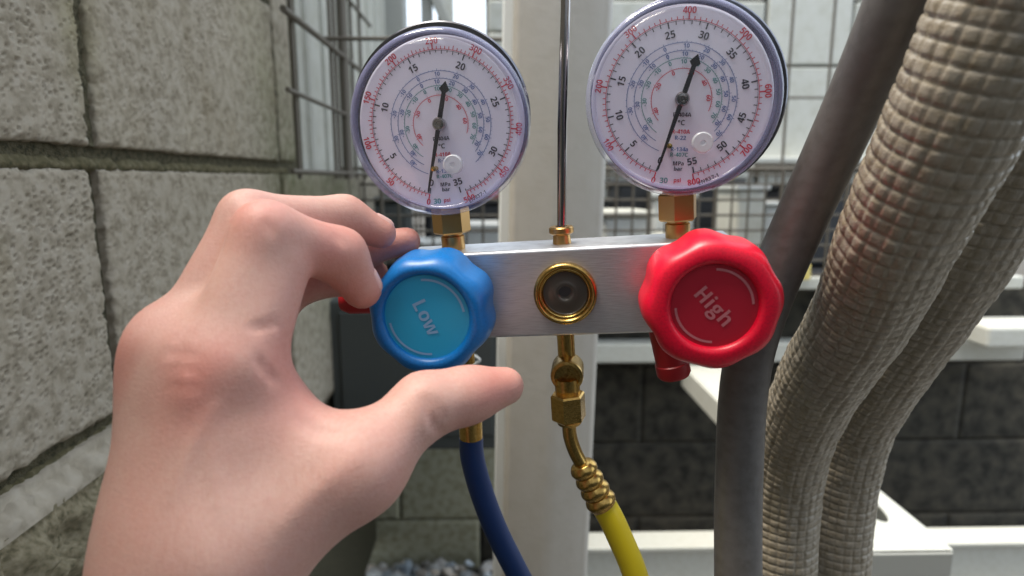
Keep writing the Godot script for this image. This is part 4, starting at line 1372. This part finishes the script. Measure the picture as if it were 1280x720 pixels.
func net(f: PackedFloat32Array) -> MB:
	var b := MB.new()
	var nx := hn.x; var ny := hn.y; var nz := hn.z
	var sx := 1; var sy := nx; var sz := nx * ny
	var off := [0, sx, sy, sx + sy, sz, sx + sz, sy + sz, sx + sy + sz]
	var id := PackedInt32Array()
	id.resize(nx * ny * nz)
	id.fill(-1)
	for z in nz - 1:
		for y in ny - 1:
			var at := (z * ny + y) * nx
			for x in nx - 1:
				var c0 := f[at + x]
				if absf(c0) > 0.008:
					continue
				var inside := 0
				for k in 8:
					if f[at + x + off[k]] < 0.0:
						inside += 1
				if inside == 0 or inside == 8:
					continue
				var sum := Vector3.ZERO
				var cnt := 0
				for k in 8:
					var fa := f[at + x + off[k]]
					for bit in [1, 2, 4]:
						if k & bit:
							continue
						var fb := f[at + x + off[k | bit]]
						if (fa < 0.0) != (fb < 0.0):
							var t := fa / (fa - fb)
							var p := Vector3(k & 1, (k >> 1) & 1, k >> 2)
							p[0 if bit == 1 else (1 if bit == 2 else 2)] += t
							sum += p
							cnt += 1
				id[at + x] = b.v.size()
				var q := Vector3(x, y, z) + sum / cnt
				b.v.append(ho + q * hs)
				# normal from the field
				var g := Vector3.ZERO
				var u := sum / cnt
				for k in 8:
					var w := (u.x if k & 1 else 1.0 - u.x) * (u.y if k & 2 else 1.0 - u.y) * (u.z if k & 4 else 1.0 - u.z)
					var i: int = at + x + off[k]
					if x > 0 and y > 0 and z > 0 and x < nx - 2 and y < ny - 2 and z < nz - 2:
						g += w * Vector3(f[i + sx] - f[i - sx], f[i + sy] - f[i - sy], f[i + sz] - f[i - sz])
				b.n.append(g.normalized())
	for z in range(1, nz - 1):
		for y in range(1, ny - 1):
			var at := (z * ny + y) * nx
			for x in range(1, nx - 1):
				if absf(f[at + x]) > 0.008:
					continue
				var s := f[at + x] < 0.0
				for ax in 3:
					var e: int = [sx, sy, sz][ax]
					if s == (f[at + x + e] < 0.0):
						continue
					var d1: int = [sy, sz, sx][ax]
					var d2: int = [sz, sx, sy][ax]
					var q0 := id[at + x]; var q1 := id[at + x - d1]; var q2 := id[at + x - d1 - d2]; var q3 := id[at + x - d2]
					if q0 < 0 or q1 < 0 or q2 < 0 or q3 < 0:
						continue
					if s:
						b.idx.append_array(PackedInt32Array([q0, q3, q2, q0, q2, q1]))
					else:
						b.idx.append_array(PackedInt32Array([q0, q1, q2, q0, q2, q3]))
	return b

# relaxes the skin round one place, and renews the normals there
func soften(b: MB, at: Vector3, reach: float, times: int) -> void:
	var near := {}
	for i in b.v.size():
		var d := b.v[i].distance_to(at)
		if d < reach:
			near[i] = smoothstep(reach, reach * 0.5, d)
	var ring := {}
	for k in range(0, b.idx.size(), 3):
		for e in 3:
			var i := b.idx[k + e]
			if near.has(i):
				if not ring.has(i):
					ring[i] = {}
				ring[i][b.idx[k + (e + 1) % 3]] = true
				ring[i][b.idx[k + (e + 2) % 3]] = true
	for t in times:
		var next := {}
		for i in ring:
			var sum := Vector3.ZERO
			for j in ring[i]:
				sum += b.v[j]
			next[i] = b.v[i].lerp(sum / ring[i].size(), 0.6 * near[i])
		for i in next:
			b.v[i] = next[i]
	var fresh := {}
	for k in range(0, b.idx.size(), 3):
		var f := Vector3.ZERO
		for e in 3:
			var i := b.idx[k + e]
			if ring.has(i):
				if f == Vector3.ZERO:
					f = -(b.v[b.idx[k + 1]] - b.v[b.idx[k]]).cross(b.v[b.idx[k + 2]] - b.v[b.idx[k]])
				fresh[i] = fresh.get(i, Vector3.ZERO) + f
	for i in fresh:
		b.n[i] = b.n[i].slerp(fresh[i].normalized(), near[i]).normalized()

func skin_tones(b: MB, red: Array) -> void:
	b.colored = true
	var base := Color(0.555, 0.33, 0.275)
	var ruddy := Color(0.54, 0.22, 0.18)
	var paler := Color(0.67, 0.46, 0.39)
	for p in b.v:
		var w := 0.0
		for q in red:
			var d: float = p.distance_to(q)
			w = maxf(w, exp(-d * d / 0.00022) * 0.9)
		var m := lump.get_noise_3dv(p * 26.0)
		var c := base.lerp(ruddy, clampf(w * 0.85 + m * 0.30, 0.0, 1.0))
		c = c.lerp(paler, clampf(-m * 0.35 + 0.05 * pit.get_noise_3dv(p * 160.0), 0.0, 0.6))
		b.c.append(c)
